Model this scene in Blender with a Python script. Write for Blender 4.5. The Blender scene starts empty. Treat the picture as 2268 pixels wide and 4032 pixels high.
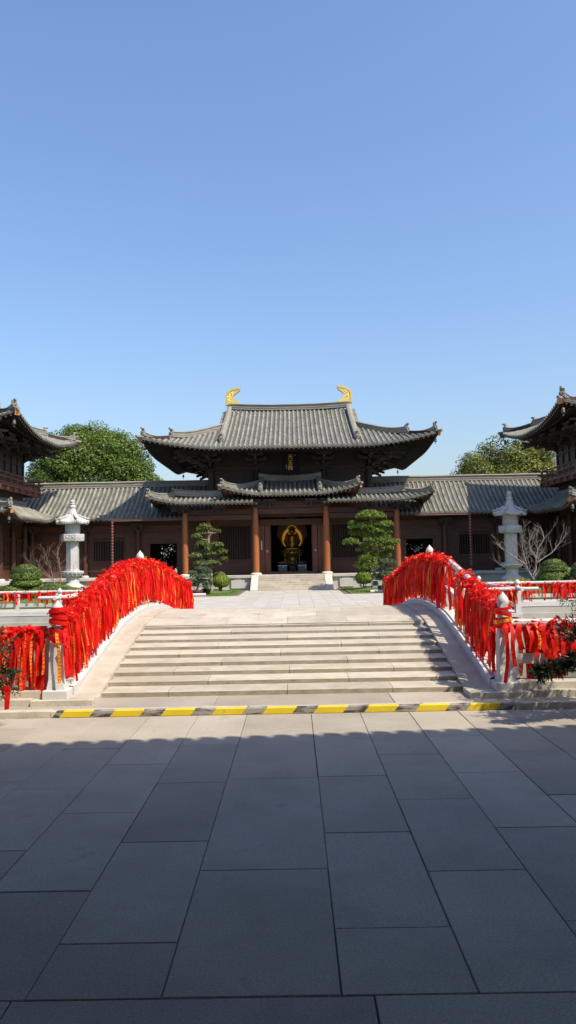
import bpy, math, random
from mathutils import Vector, Matrix, noise
RND = random.Random(11)
scene = bpy.context.scene
COL = scene.collection
PI = math.pi

# ------------------------------------------------------------------ materials
def _nt(name):
    m = bpy.data.materials.new(name); m.use_nodes = True
    nt = m.node_tree; b = nt.nodes['Principled BSDF']
    return m, nt, b

def N(nt, t, **kw):
    n = nt.nodes.new(t)
    for k, v in kw.items():
        if k.startswith('i_'): n.inputs[k[2:].replace('_', ' ')].default_value = v
        else: setattr(n, k, v)
    return n

def rgba(c): return (c[0], c[1], c[2], 1.0)

def pmat(name, c1, c2, scale=3.0, rough=.75, bump=.15, bscale=60., stretch=(1, 1, 1), metal=0., spec=.35,
         tint=0., speck=0., detail=6.0, spot=None, grime=None):
    """two-tone noise colour, bump, optional per-face tint (UV.x), speckle and dirt colour"""
    m, nt, b = _nt(name); L = nt.links.new
    tc = N(nt, 'ShaderNodeTexCoord'); mp = N(nt, 'ShaderNodeMapping'); mp.inputs['Scale'].default_value = stretch
    L(tc.outputs['Object'], mp.inputs['Vector'])
    nz = N(nt, 'ShaderNodeTexNoise'); nz.inputs['Scale'].default_value = scale; nz.inputs['Detail'].default_value = detail
    nz.inputs['Roughness'].default_value = .65
    L(mp.outputs[0], nz.inputs['Vector'])
    rp = N(nt, 'ShaderNodeValToRGB'); e = rp.color_ramp.elements
    k_ = 1. if metal > .3 else ALB
    e[0].position = .32; e[0].color = rgba([q * k_ for q in c1]); e[1].position = .68; e[1].color = rgba([q * k_ for q in c2])
    L(nz.outputs['Fac'], rp.inputs['Fac'])
    col = rp.outputs['Color']
    if speck:
        n2 = N(nt, 'ShaderNodeTexNoise'); n2.inputs['Scale'].default_value = 75.; n2.inputs['Detail'].default_value = 5.; n2.inputs['Roughness'].default_value = .8
        L(tc.outputs['Object'], n2.inputs['Vector'])
        mr = N(nt, 'ShaderNodeMapRange'); mr.inputs['From Min'].default_value = .3; mr.inputs['From Max'].default_value = .7
        mr.inputs['To Min'].default_value = 1 - speck; mr.inputs['To Max'].default_value = 1 + speck
        L(n2.outputs['Fac'], mr.inputs['Value'])
        mx = N(nt, 'ShaderNodeMix', data_type='RGBA', blend_type='MULTIPLY'); mx.inputs['Factor'].default_value = 1.
        L(col, mx.inputs['A']); L(mr.outputs[0], mx.inputs['B']); col = mx.outputs['Result']
    if tint:
        uv = N(nt, 'ShaderNodeUVMap'); uv.uv_map = 'UVMap'; sx = N(nt, 'ShaderNodeSeparateXYZ'); L(uv.outputs[0], sx.inputs[0])
        mr = N(nt, 'ShaderNodeMapRange'); mr.inputs['To Min'].default_value = 1 - tint; mr.inputs['To Max'].default_value = 1 + tint
        L(sx.outputs['X'], mr.inputs['Value'])
        mx = N(nt, 'ShaderNodeMix', data_type='RGBA', blend_type='MULTIPLY'); mx.inputs['Factor'].default_value = 1.
        L(col, mx.inputs['A']); L(mr.outputs[0], mx.inputs['B']); col = mx.outputs['Result']
    if grime:
        gc, gs, glo, ghi = grime
        n3 = N(nt, 'ShaderNodeTexNoise'); n3.inputs['Scale'].default_value = gs; n3.inputs['Detail'].default_value = 8.
        n3.inputs['Roughness'].default_value = .7
        L(mp.outputs[0], n3.inputs['Vector'])
        mr = N(nt, 'ShaderNodeMapRange'); mr.inputs['From Min'].default_value = glo; mr.inputs['From Max'].default_value = ghi
        L(n3.outputs['Fac'], mr.inputs['Value'])
        mx = N(nt, 'ShaderNodeMix', data_type='RGBA'); L(mr.outputs[0], mx.inputs['Factor'])
        L(col, mx.inputs['A']); mx.inputs['B'].default_value = rgba([q * ALB for q in gc]); col = mx.outputs['Result']
    L(col, b.inputs['Base Color'])
    b.inputs['Roughness'].default_value = rough; b.inputs['Metallic'].default_value = metal
    b.inputs['Specular IOR Level'].default_value = spec
    if bump:
        bn = N(nt, 'ShaderNodeTexNoise'); bn.inputs['Scale'].default_value = bscale; bn.inputs['Detail'].default_value = 4.
        L(mp.outputs[0], bn.inputs['Vector'])
        bp = N(nt, 'ShaderNodeBump'); bp.inputs['Strength'].default_value = bump; bp.inputs['Distance'].default_value = .02
        L(bn.outputs['Fac'], bp.inputs['Height']); L(bp.outputs[0], b.inputs['Normal'])
    return m

def tile_mat(name, c1, c2, period, bumpk):
    """roof tile: UV = (column id, metres down the slope); each tile has its own shade, lap joints as bump"""
    m, nt, b = _nt(name); L = nt.links.new
    uv = N(nt, 'ShaderNodeUVMap'); uv.uv_map = 'UVMap'; sx = N(nt, 'ShaderNodeSeparateXYZ'); L(uv.outputs[0], sx.inputs[0])
    dv = N(nt, 'ShaderNodeMath', operation='DIVIDE'); L(sx.outputs['Y'], dv.inputs[0]); dv.inputs[1].default_value = period
    fl = N(nt, 'ShaderNodeMath', operation='FLOOR'); L(dv.outputs[0], fl.inputs[0])
    cb = N(nt, 'ShaderNodeCombineXYZ'); L(sx.outputs['X'], cb.inputs['X']); L(fl.outputs[0], cb.inputs['Y'])
    wn = N(nt, 'ShaderNodeTexWhiteNoise', noise_dimensions='2D'); L(cb.outputs[0], wn.inputs['Vector'])
    rp = N(nt, 'ShaderNodeValToRGB'); e = rp.color_ramp.elements
    e[0].position = 0.; e[0].color = rgba(c1); e[1].position = 1.; e[1].color = rgba(c2)
    L(wn.outputs['Value'], rp.inputs['Fac'])
    tc = N(nt, 'ShaderNodeTexCoord'); nz = N(nt, 'ShaderNodeTexNoise'); nz.inputs['Scale'].default_value = 1.1; nz.inputs['Detail'].default_value = 7.
    nz.inputs['Roughness'].default_value = .75
    L(tc.outputs['Object'], nz.inputs['Vector'])
    mr = N(nt, 'ShaderNodeMapRange'); mr.inputs['From Min'].default_value = .3; mr.inputs['From Max'].default_value = .7
    mr.inputs['To Min'].default_value = .68; mr.inputs['To Max'].default_value = 1.25
    L(nz.outputs['Fac'], mr.inputs['Value'])
    mx = N(nt, 'ShaderNodeMix', data_type='RGBA', blend_type='MULTIPLY'); mx.inputs['Factor'].default_value = 1.
    L(rp.outputs[0], mx.inputs['A']); L(mr.outputs[0], mx.inputs['B'])
    n4 = N(nt, 'ShaderNodeTexNoise'); n4.inputs['Scale'].default_value = .55; n4.inputs['Detail'].default_value = 9.; n4.inputs['Roughness'].default_value = .72
    L(tc.outputs['Object'], n4.inputs['Vector'])
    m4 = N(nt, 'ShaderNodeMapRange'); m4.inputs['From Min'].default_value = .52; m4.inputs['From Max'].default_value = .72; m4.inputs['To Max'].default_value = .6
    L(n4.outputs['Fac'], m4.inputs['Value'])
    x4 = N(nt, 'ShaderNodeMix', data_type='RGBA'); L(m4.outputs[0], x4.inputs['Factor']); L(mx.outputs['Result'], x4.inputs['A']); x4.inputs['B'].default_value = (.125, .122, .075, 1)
    L(x4.outputs['Result'], b.inputs['Base Color'])
    b.inputs['Roughness'].default_value = .62; b.inputs['Specular IOR Level'].default_value = .4
    fr = N(nt, 'ShaderNodeMath', operation='FRACT'); L(dv.outputs[0], fr.inputs[0])
    pw = N(nt, 'ShaderNodeMath', operation='POWER'); L(fr.outputs[0], pw.inputs[0]); pw.inputs[1].default_value = 3.
    bp = N(nt, 'ShaderNodeBump'); bp.inputs['Strength'].default_value = bumpk; bp.inputs['Distance'].default_value = .04
    L(pw.outputs[0], bp.inputs['Height']); L(bp.outputs[0], b.inputs['Normal'])
    return m

def leaf_mat(name, c1, c2, c3, trans=.3, rough=.45):
    """leaf: UV.x random per leaf picks the shade, part of the light passes through"""
    m, nt, b = _nt(name); L = nt.links.new
    uv = N(nt, 'ShaderNodeUVMap'); uv.uv_map = 'UVMap'; sx = N(nt, 'ShaderNodeSeparateXYZ'); L(uv.outputs[0], sx.inputs[0])
    rp = N(nt, 'ShaderNodeValToRGB'); e = rp.color_ramp.elements
    e[0].position = 0.; e[0].color = rgba(c1); e[1].position = 1.; e[1].color = rgba(c3)
    x = e.new(.55); x.color = rgba(c2)
    L(sx.outputs['X'], rp.inputs['Fac']); L(rp.outputs[0], b.inputs['Base Color'])
    b.inputs['Roughness'].default_value = rough; b.inputs['Specular IOR Level'].default_value = .35
    tr = N(nt, 'ShaderNodeBsdfTranslucent'); L(rp.outputs[0], tr.inputs['Color'])
    ms = N(nt, 'ShaderNodeMixShader'); ms.inputs[0].default_value = trans
    L(b.outputs[0], ms.inputs[1]); L(tr.outputs[0], ms.inputs[2])
    L(ms.outputs[0], nt.nodes['Material Output'].inputs['Surface'])
    return m

def ribbon_mat(name, gold, border):
    """satin ribbon; gold = share of glyph-like blocks printed down the middle (UV u across, v in widths)"""
    m, nt, b = _nt(name); L = nt.links.new
    uv = N(nt, 'ShaderNodeUVMap'); uv.uv_map = 'UVMap'; sx = N(nt, 'ShaderNodeSeparateXYZ'); L(uv.outputs[0], sx.inputs[0])
    tc = N(nt, 'ShaderNodeTexCoord'); nz = N(nt, 'ShaderNodeTexNoise'); nz.inputs['Scale'].default_value = 6.
    L(tc.outputs['Object'], nz.inputs['Vector'])
    rp = N(nt, 'ShaderNodeValToRGB'); e = rp.color_ramp.elements
    e[0].position = .3; e[0].color = (.60, .006, .006, 1); e[1].position = .7; e[1].color = (.90, .020, .010, 1)
    L(nz.outputs['Fac'], rp.inputs['Fac']); col = rp.outputs[0]
    if gold:
        def mth(op, a, bb):
            n = N(nt, 'ShaderNodeMath', operation=op)
            for i, q in enumerate((a, bb)):
                if q is None: continue
                if isinstance(q, (int, float)): n.inputs[i].default_value = q
                else: L(q, n.inputs[i])
            return n.outputs[0]
        du = mth('ABSOLUTE', mth('SUBTRACT', sx.outputs['X'], .5), None)
        cell = mth('FRACT', mth('MULTIPLY', sx.outputs['Y'], .95), None)
        cv = mth('ABSOLUTE', mth('SUBTRACT', cell, .5), None)
        inb = mth('MULTIPLY', mth('LESS_THAN', du, .33), mth('LESS_THAN', cv, .38))
        n2 = N(nt, 'ShaderNodeTexNoise'); n2.inputs['Scale'].default_value = 3.2; n2.inputs['Detail'].default_value = 3.
        L(uv.outputs[0], n2.inputs['Vector'])
        fac = mth('MULTIPLY', inb, mth('GREATER_THAN', n2.outputs['Fac'], 1 - gold))
        if border:
            ln = mth('MULTIPLY', mth('GREATER_THAN', du, .39), mth('LESS_THAN', du, .46))
            fac = mth('MAXIMUM', fac, ln)
        mx = N(nt, 'ShaderNodeMix', data_type='RGBA'); L(fac, mx.inputs['Factor'])
        L(col, mx.inputs['A']); mx.inputs['B'].default_value = (.88, .50, .07, 1); col = mx.outputs['Result']
    L(col, b.inputs['Base Color'])
    b.inputs['Roughness'].default_value = .5; b.inputs['Specular IOR Level'].default_value = .3
    tr = N(nt, 'ShaderNodeBsdfTranslucent'); L(col, tr.inputs['Color'])
    ms = N(nt, 'ShaderNodeMixShader'); ms.inputs[0].default_value = .48
    L(b.outputs[0], ms.inputs[1]); L(tr.outputs[0], ms.inputs[2])
    L(ms.outputs[0], nt.nodes['Material Output'].inputs['Surface'])
    return m

M = {}
ALB = .74
M['paving'] = pmat('granite_paving', (.37, .328, .265), (.48, .425, .34), 1.3, .78, .15, 90, tint=.14, speck=.34,
                   grime=((.19, .17, .14), 2.6, .58, .86), spec=.2)
M['joint'] = pmat('paving_joint', (.085, .08, .07), (.18, .165, .145), 5, .95, 0)
M['far_paving'] = pmat('pale_paving', (.47, .445, .395), (.56, .53, .47), .8, .8, .08, 60, tint=.07)
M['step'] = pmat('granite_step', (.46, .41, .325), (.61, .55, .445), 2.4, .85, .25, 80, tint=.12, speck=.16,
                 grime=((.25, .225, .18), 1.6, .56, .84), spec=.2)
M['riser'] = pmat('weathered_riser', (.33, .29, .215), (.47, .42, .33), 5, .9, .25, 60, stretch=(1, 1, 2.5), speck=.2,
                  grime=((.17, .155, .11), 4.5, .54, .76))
M['white_stone'] = pmat('white_stone', (.60, .585, .55), (.70, .685, .65), 2.5, .7, .12, 70, speck=.07, tint=.03,
                        grime=((.45, .43, .38), 2.2, .62, .85))
M['lantern_stone'] = pmat('carved_white_stone', (.50, .49, .475), (.60, .59, .57), 4, .75, .25, 30,
                          grime=((.33, .32, .30), 3.0, .55, .8))
M['hall_stone'] = pmat('pale_base_stone', (.55, .52, .46), (.64, .61, .55), 1.2, .8, .1, 40, tint=.07,
                       grime=((.40, .37, .31), .9, .58, .8))
M['bank_stone'] = pmat('bank_stone', (.42, .40, .35), (.52, .50, .44), 1.5, .85, .2, 40, grime=((.30, .29, .22), 1.4, .55, .8))
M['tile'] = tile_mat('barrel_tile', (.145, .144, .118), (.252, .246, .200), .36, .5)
M['pan'] = tile_mat('shaded_pan_tile', (.07, .068, .058), (.12, .115, .098), .13, 1.0)  # colour darkened to deepen the shadow between the barrel rows
M['ridge'] = pmat('ridge_tile', (.20, .19, .16), (.36, .34, .285), 2.2, .7, .5, 14, stretch=(.5, .5, 5))
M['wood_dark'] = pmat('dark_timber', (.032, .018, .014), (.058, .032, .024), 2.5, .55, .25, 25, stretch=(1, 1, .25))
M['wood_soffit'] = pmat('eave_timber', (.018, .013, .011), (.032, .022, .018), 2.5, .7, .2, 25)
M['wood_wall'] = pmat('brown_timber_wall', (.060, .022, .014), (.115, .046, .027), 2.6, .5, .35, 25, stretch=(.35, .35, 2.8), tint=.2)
M['wood_column'] = pmat('red_brown_column', (.32, .108, .037), (.44, .15, .052), 2.0, .42, .12, 20, stretch=(2, 2, .2))
M['wood_red'] = pmat('reddish_timber', (.15, .052, .030), (.22, .08, .045), 3.0, .5, .15, 25)
M['wood_bracket'] = pmat('weathered_bracket', (.045, .036, .033), (.08, .062, .055), 3, .6, .2, 25)
M['rafter_end'] = pmat('pale_rafter_end', (.46, .32, .30), (.56, .42, .38), 8, .7, 0)
M['hip_end'] = pmat('orange_rafter_end', (.62, .25, .07), (.72, .32, .09), 8, .6, 0)
M['gold'] = pmat('gold_leaf', (.80, .56, .16), (.92, .70, .26), 9, .34, .25, 30, metal=.65, spec=.5)
M['old_gold'] = pmat('statue_gold', (.42, .24, .06), (.62, .38, .10), 7, .35, .2, 25, metal=.7)
M['bright_gold'] = pmat('halo_gold', (.75, .42, .06), (.85, .5, .1), 7, .4, 0)
M['black_lacquer'] = pmat('black_lacquer', (.008, .008, .011), (.014, .013, .017), 4, .75, 0, spec=.1)
M['dark_inside'] = pmat('dark_interior', (.018, .012, .01), (.03, .02, .016), 2, .8, 0)
M['bronze'] = pmat('bronze_bell', (.10, .10, .085), (.17, .165, .14), 8, .5, .1, metal=.5)
M['copper'] = pmat('copper_gutter', (.17, .085, .075), (.24, .12, .105), 5, .45, .1, metal=.3)
M['chain'] = pmat('copper_rain_chain', (.40, .17, .16), (.50, .23, .21), 8, .5, .1, metal=.2)
M['yellow'] = pmat('yellow_kerb_paint', (.74, .54, .015), (.82, .62, .03), 5, .65, .15, 80, grime=((.40, .35, .24), 9, .58, .66), speck=.1)
M['black_paint'] = pmat('worn_black_kerb_paint', (.045, .046, .055), (.07, .07, .08), 6, .65, .2, 80, stretch=(1, 1, 7),
                        grime=((.36, .33, .285), 2.6, .46, .54))
M['grass'] = pmat('lawn', (.07, .12, .02), (.14, .20, .04), 3, .9, .5, 40, grime=((.24, .20, .09), 1.2, .58, .8))
M['blade'] = leaf_mat('grass_blade', (.06, .11, .02), (.11, .18, .03), (.20, .26, .05))
M['soil'] = pmat('soil', (.12, .09, .055), (.22, .18, .12), 2, .95, .4, 20)
M['terrain'] = pmat('terrain', (.14, .13, .09), (.22, .20, .14), .2, .95, .2, 5)
M['leaf_tree'] = leaf_mat('camphor_leaf', (.035, .07, .010), (.075, .13, .016), (.17, .22, .03), .25)
M['leaf_olive'] = leaf_mat('olive_leaf', (.06, .08, .012), (.12, .145, .02), (.23, .23, .04), .25)
M['leaf_pine'] = leaf_mat('pine_needle', (.05, .095, .012), (.115, .18, .022), (.25, .30, .05), .25, .5)
M['leaf_old_pine'] = leaf_mat('old_pine_needle', (.06, .085, .02), (.12, .16, .035), (.25, .25, .08), .25, .5)
M['leaf_grey'] = leaf_mat('grey_green_needle', (.045, .075, .032), (.085, .125, .055), (.15, .185, .09), .2, .5)
M['leaf_shrub'] = leaf_mat('clipped_shrub_leaf', (.075, .12, .012), (.15, .22, .02), (.27, .34, .04), .25, .5)
M['leaf_topiary'] = leaf_mat('topiary_leaf', (.05, .09, .012), (.10, .16, .02), (.18, .24, .04), .2, .5)
M['leaf_dark'] = leaf_mat('podocarpus_leaf', (.010, .020, .008), (.018, .034, .011), (.05, .07, .022), .10, .5)
M['leaf_cover'] = leaf_mat('yellow_green_cover', (.14, .17, .015), (.28, .30, .03), (.5, .46, .06), .3)
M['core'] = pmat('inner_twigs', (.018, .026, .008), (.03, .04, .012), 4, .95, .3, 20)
M['bark'] = pmat('grey_bark', (.22, .18, .14), (.40, .34, .27), 8, .9, .5, 30, stretch=(1, 1, .4))
M['bark_dark'] = pmat('dark_bark', (.06, .045, .03), (.11, .085, .06), 8, .9, .5, 30)
M['bark_twig'] = pmat('brown_twig', (.22, .15, .12), (.36, .26, .21), 8, .85, .2, 30)
M['bark_pale'] = pmat('pale_bark', (.33, .275, .235), (.47, .40, .35), 8, .85, .2, 30)
M['pot_brown'] = pmat('brown_pot', (.13, .055, .035), (.19, .085, .055), 6, .5, .1)
M['pot_black'] = pmat('black_pot', (.012, .012, .014), (.025, .025, .028), 6, .5, .1)
M['steel'] = pmat('grey_metal', (.35, .37, .40), (.48, .5, .53), 6, .35, 0, metal=.8)
M['glass_blue'] = pmat('blue_grey_box', (.10, .17, .21), (.15, .24, .29), 3, .25, 0)
M['sign_white'] = pmat('sign_white', (.7, .68, .66), (.78, .76, .74), 3, .5, 0)
M['sign_red'] = pmat('sign_dark_red', (.25, .03, .03), (.3, .04, .04), 3, .5, 0)
M['plaster'] = pmat('white_plaster', (.68, .67, .64), (.76, .75, .72), 1, .85, .1)
M['stone_bead'] = pmat('column_base_stone', (.62, .59, .55), (.72, .69, .65), 4, .7, .2, 30)
M['red'] = ribbon_mat('red_ribbon', 0, 0)
M['red_gold'] = ribbon_mat('red_ribbon_gold_glyphs', .52, 0)
M['red_gold2'] = ribbon_mat('red_ribbon_gold_border', .58, 1)
RIB = [M['red'], M['red_gold'], M['red_gold2']]
# the halo arcs behind the statue are lit
M['mandorla'] = pmat('gilded_mandorla', (.16, .075, .035), (.36, .20, .07), 9, .55, .4, 30)
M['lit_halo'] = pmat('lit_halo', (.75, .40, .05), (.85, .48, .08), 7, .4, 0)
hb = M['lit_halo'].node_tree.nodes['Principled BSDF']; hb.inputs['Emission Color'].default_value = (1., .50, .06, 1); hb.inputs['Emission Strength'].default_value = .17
# water
m, nt, b = _nt('canal_water'); L = nt.links.new
b.inputs['Base Color'].default_value = (.13, .15, .085, 1); b.inputs['Roughness'].default_value = .12
tc = N(nt, 'ShaderNodeTexCoord'); mp = N(nt, 'ShaderNodeMapping'); mp.inputs['Scale'].default_value = (1., 3.5, 1.)
L(tc.outputs['Object'], mp.inputs[0]); wv = N(nt, 'ShaderNodeTexNoise'); wv.inputs['Scale'].default_value = 2.2; wv.inputs['Detail'].default_value = 3.
L(mp.outputs[0], wv.inputs['Vector']); bp = N(nt, 'ShaderNodeBump'); bp.inputs['Strength'].default_value = .35; bp.inputs['Distance'].default_value = .08
L(wv.outputs['Fac'], bp.inputs['Height']); L(bp.outputs[0], b.inputs['Normal'])
M['water'] = m

# ------------------------------------------------------------------ mesh builder
class MB:
    def __init__(s): s.v = []; s.f = []; s.m = []; s.s = []; s.u = []
    def add(s, vs, fs, mi=0, smooth=False, uv=None):
        o = len(s.v); s.v.extend([tuple(p) for p in vs])
        for k, f in enumerate(fs):
            s.f.append(tuple(o + i for i in f)); s.m.append(mi); s.s.append(smooth)
            if uv is None: s.u.append(None)
            elif callable(uv): s.u.append([uv(i) for i in f])
            else: s.u.append(uv[k])
    def box(s, x0, x1, y0, y1, z0, z1, mi=0, tint=None, bev=0.):
        if bev:
            b = bev
            v = []
            for z, i in ((z0, 0.), (z1 - b, 0.), (z1, b)):
                v += [(x0 + i, y0 + i, z), (x1 - i, y0 + i, z), (x1 - i, y1 - i, z), (x0 + i, y1 - i, z)]
            f = [(3, 2, 1, 0), (8, 9, 10, 11)]
            for r in (0, 4):
                for k in range(4): f.append((r + k, r + (k + 1) % 4, r + 4 + (k + 1) % 4, r + 4 + k))
        else:
            v = [(x0, y0, z0), (x1, y0, z0), (x1, y1, z0), (x0, y1, z0), (x0, y0, z1), (x1, y0, z1), (x1, y1, z1), (x0, y1, z1)]
            f = [(3, 2, 1, 0), (4, 5, 6, 7), (0, 1, 5, 4), (1, 2, 6, 5), (2, 3, 7, 6), (3, 0, 4, 7)]
        t = RND.random() if tint is None else tint
        s.add(v, f, mi, False, lambda i: (t, .5))
    def beam(s, p, q, w, h, mi=0, mi_end=None, up=(0, 0, 1)):
        p = Vector(p); q = Vector(q); d = (q - p).normalized(); sd = d.cross(Vector(up))
        if sd.length < 1e-4: sd = Vector((1, 0, 0))
        sd.normalize(); u = sd.cross(d)
        v = []
        for c in (p, q):
            for a, bb in ((-1, -1), (1, -1), (1, 1), (-1, 1)): v.append(c + sd * (a * w / 2) + u * (bb * h / 2))
        t = RND.random()
        s.add(v, [(0, 1, 5, 4), (1, 2, 6, 5), (2, 3, 7, 6), (3, 0, 4, 7), (7, 6, 5, 4)], mi, False, lambda i: (t, .5))
        s.add(v[:4], [(3, 2, 1, 0)][::1], mi if mi_end is None else mi_end, False, lambda i: (t, .5))
    def tube(s, pts, rad, n=8, mi=0, caps=True, t=None):
        pts = [Vector(p) for p in pts]; k = len(pts)
        r = rad if isinstance(rad, (list, tuple)) else [rad] * k
        vs = []; ref = None
        for i, p in enumerate(pts):
            d = (pts[min(i + 1, k - 1)] - pts[max(i - 1, 0)]).normalized()
            if ref is None:
                ref = d.cross(Vector((0, 0, 1)))
                if ref.length < .01: ref = d.cross(Vector((1, 0, 0)))
            ref = (ref - d * ref.dot(d)).normalized(); bi = d.cross(ref)
            for j in range(n):
                a = 2 * PI * j / n; vs.append(p + (ref * math.cos(a) + bi * math.sin(a)) * r[i])
        fs = []
        for i in range(k - 1):
            for j in range(n): fs.append((i * n + j, i * n + (j + 1) % n, (i + 1) * n + (j + 1) % n, (i + 1) * n + j))
        tt = RND.random() if t is None else t
        s.add(vs, fs, mi, True, lambda i: (tt, .5))
        if caps:
            s.add(vs[:n], [tuple(range(n - 1, -1, -1))], mi, False, lambda i: (tt, .5))
            s.add(vs[-n:], [tuple(range(n))], mi, False, lambda i: (tt, .5))
    def lathe(s, prof, cx, cy, n=16, mi=0, smooth=True, rot=0., cz=0.):
        vs = []; k = len(prof)
        for r, z in prof:
            for j in range(n):
                a = rot + 2 * PI * j / n; vs.append((cx + r * math.cos(a), cy + r * math.sin(a), cz + z))
        fs = []
        for i in range(k - 1):
            for j in range(n): fs.append((i * n + j, i * n + (j + 1) % n, (i + 1) * n + (j + 1) % n, (i + 1) * n + j))
        s.add(vs, fs, mi, smooth)
        s.add(vs[:n], [tuple(range(n - 1, -1, -1))], mi); s.add(vs[-n:], [tuple(range(n))], mi)
    def ell(s, c, r, nu=12, nv=8, mi=0, wob=0., seed=0.):
        vs = []; c = Vector(c)
        for i in range(nv + 1):
            th = PI * i / nv
            for j in range(nu):
                ph = 2 * PI * j / nu
                d = Vector((math.sin(th) * math.cos(ph), math.sin(th) * math.sin(ph), math.cos(th)))
                k = 1 + (wob * noise.noise(d * 2.3 + Vector((seed, seed * 2, 0))) if wob else 0)
                vs.append((c.x + d.x * r[0] * k, c.y + d.y * r[1] * k, c.z + d.z * r[2] * k))
        fs = []
        for i in range(nv):
            for j in range(nu): fs.append((i * nu + j, (i + 1) * nu + j, (i + 1) * nu + (j + 1) % nu, i * nu + (j + 1) % nu))
        s.add(vs, fs, mi, True)
    def prism(s, poly, axis, a, b, mi=0):
        """extrude a 2-D outline; axis x: (y,z) outline, y: (x,z), z: (x,y)"""
        n = len(poly)
        def P(p, t): return {'x': (t, p[0], p[1]), 'y': (p[0], t, p[1]), 'z': (p[0], p[1], t)}[axis]
        vs = [P(p, a) for p in poly] + [P(p, b) for p in poly]
        t = RND.random()
        fs = [tuple(range(n)), tuple(range(2 * n - 1, n - 1, -1))]
        for i in range(n): fs.append((i, i + n, (i + 1) % n + n, (i + 1) % n))
        s.add(vs, fs, mi, False, lambda i: (t, .5))
    def sweep(s, pts, w, h, mi=0, prof=None):
        """ridge: stepped profile carried along a path, z stays up"""
        pts = [Vector(p) for p in pts]; k = len(pts)
        pf = prof or [(-.62, 0), (-.62, .14), (-.5, .16), (-.5, .30), (-.56, .32), (-.56, .40), (-.46, .42), (-.46, .74), (-.62, .76),
                      (-.62, .84), (-.36, .93), (0, 1.), (.36, .93), (.62, .84), (.62, .76), (.46, .74), (.46, .42), (.56, .40),
                      (.56, .32), (.5, .30), (.5, .16), (.62, .14), (.62, 0)]
        n = len(pf); vs = []
        hh = h if isinstance(h, (list, tuple)) else [h] * k
        for i, p in enumerate(pts):
            d = pts[min(i + 1, k - 1)] - pts[max(i - 1, 0)]; sd = Vector((d.y, -d.x, 0)).normalized()
            for a, z in pf: vs.append(p + sd * (a * w) + Vector((0, 0, z * hh[i])))
        fs = []
        for i in range(k - 1):
            for j in range(n): fs.append((i * n + j, i * n + (j + 1) % n, (i + 1) * n + (j + 1) % n, (i + 1) * n + j))
        fs.append(tuple(range(n))); fs.append(tuple(range(k * n - 1, (k - 1) * n - 1, -1)))
        s.add(vs, fs, mi, False)
    def build(s, name, mats, parent=None, local=False):
        me = bpy.data.meshes.new(name); me.from_pydata(s.v, [], s.f)
        if not isinstance(mats, (list, tuple)): mats = [mats]
        for q in mats: me.materials.append(q)
        me.polygons.foreach_set('material_index', s.m); me.polygons.foreach_set('use_smooth', s.s)
        uvl = me.uv_layers.new(name='UVMap'); buf = []
        for f, u in zip(s.f, s.u):
            if u is None: buf.extend((.5, .5) * len(f))
            else:
                for q in u: buf.extend(q)
        uvl.data.foreach_set('uv', buf)
        me.update()
        o = bpy.data.objects.new(name, me); COL.objects.link(o)
        if parent is not None:
            o.parent = parent
            if parent.type == 'EMPTY' and not local: o.matrix_parent_inverse = Matrix.Translation(-parent.location)
        return o

def tag(o, label=None, cat=None, group=None, kind=None):
    if label: o['label'] = label
    if cat: o['category'] = cat
    if group: o['group'] = group
    if kind: o['kind'] = kind
    return o

def thing(name, label, cat, loc=(0, 0, 0), group=None):
    o = bpy.data.objects.new(name, None); COL.objects.link(o); o.location = loc
    o.empty_display_size = .3
    return tag(o, label, cat, group)

def dup(root, loc, rz=0., label=None, group=None, parent=None):
    c = root.copy(); COL.objects.link(c)
    if parent is None:
        c.location = loc; c.rotation_euler = (0, 0, rz)
        if label: c['label'] = label
        if group: c['group'] = group
    else: c.parent = parent
    for ch in list(root.children): dup(ch, None, parent=c)
    return c

def structure(name, mb, mats):
    return tag(mb.build(name, mats), kind='structure')

def lerp(a, b, t): return a + (b - a) * t

# ------------------------------------------------------------------ ground, kerb, canal
AX = -.20            # the temple's axis of symmetry
mb = MB(); mb.box(-900, 900, -900, 900, -1.6, -1.5); structure('terrain', mb, M['terrain'])

def slabs(mb, x0, x1, ys, z, gap=.003, th=.05):
    for a, b in zip(ys[:-1], ys[1:]):
        g = lambda: gap * RND.uniform(.5, 1.5)
        mb.box(x0 + g(), x1 - g(), a + g(), b - g(), z - th, z + RND.uniform(-.002, .002), 0, bev=RND.uniform(.003, .006))

# near pavement: granite slabs in running courses, as laid in front of the bridge
mb = MB()
lines = [-.62 - .597 * i for i in range(22, 0, -1)] + [-.62, .17] + [.17 + .597 * i for i in range(1, 22)]
phase = {}
for x0, x1 in zip(lines[:-1], lines[1:]):
    wide = x1 - x0 > .7
    ln = 1.96 if wide else 1.375
    mid = (x0 + x1) / 2
    ph = {-1: 6.70, -2: 7.32, -3: 6.58, 0: 6.79, 1: 8.19, 2: 6.14, 3: 6.86, 4: 6.2}.get(
        0 if wide else (round((mid + .62) / .597 - .5) if mid < -.62 else round((mid - .17) / .597 + .5)), RND.uniform(5, 7))
    if mid < -.62 and not wide:
        k = int(round((-.62 - mid) / .597 + .5)); ph = {1: 6.70, 2: 7.32, 3: 6.58}.get(k, ph)
    ys = [3.46]; y = ph
    while y > 3.75: y -= ln
    y += ln
    while y < 9.2:
        if y - ys[-1] > .2: ys.append(y)
        y += ln
    ys.append(9.545)
    slabs(mb, x0, x1, ys, 0.)
x = -13.4
while x < 12.8:
    w = RND.uniform(1.5, 1.95); slabs(mb, x, x + w, [2.86, 3.459], 0.); x += w
for k in range(3):
    x = -13.4
    while x < 12.8:
        w = RND.uniform(1.0, 1.4); slabs(mb, x, x + w, [2.86 - .8 * (k + 1), 2.856 - .8 * k], 0.); x += w
structure('near_pavement', mb, M['paving'])
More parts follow.
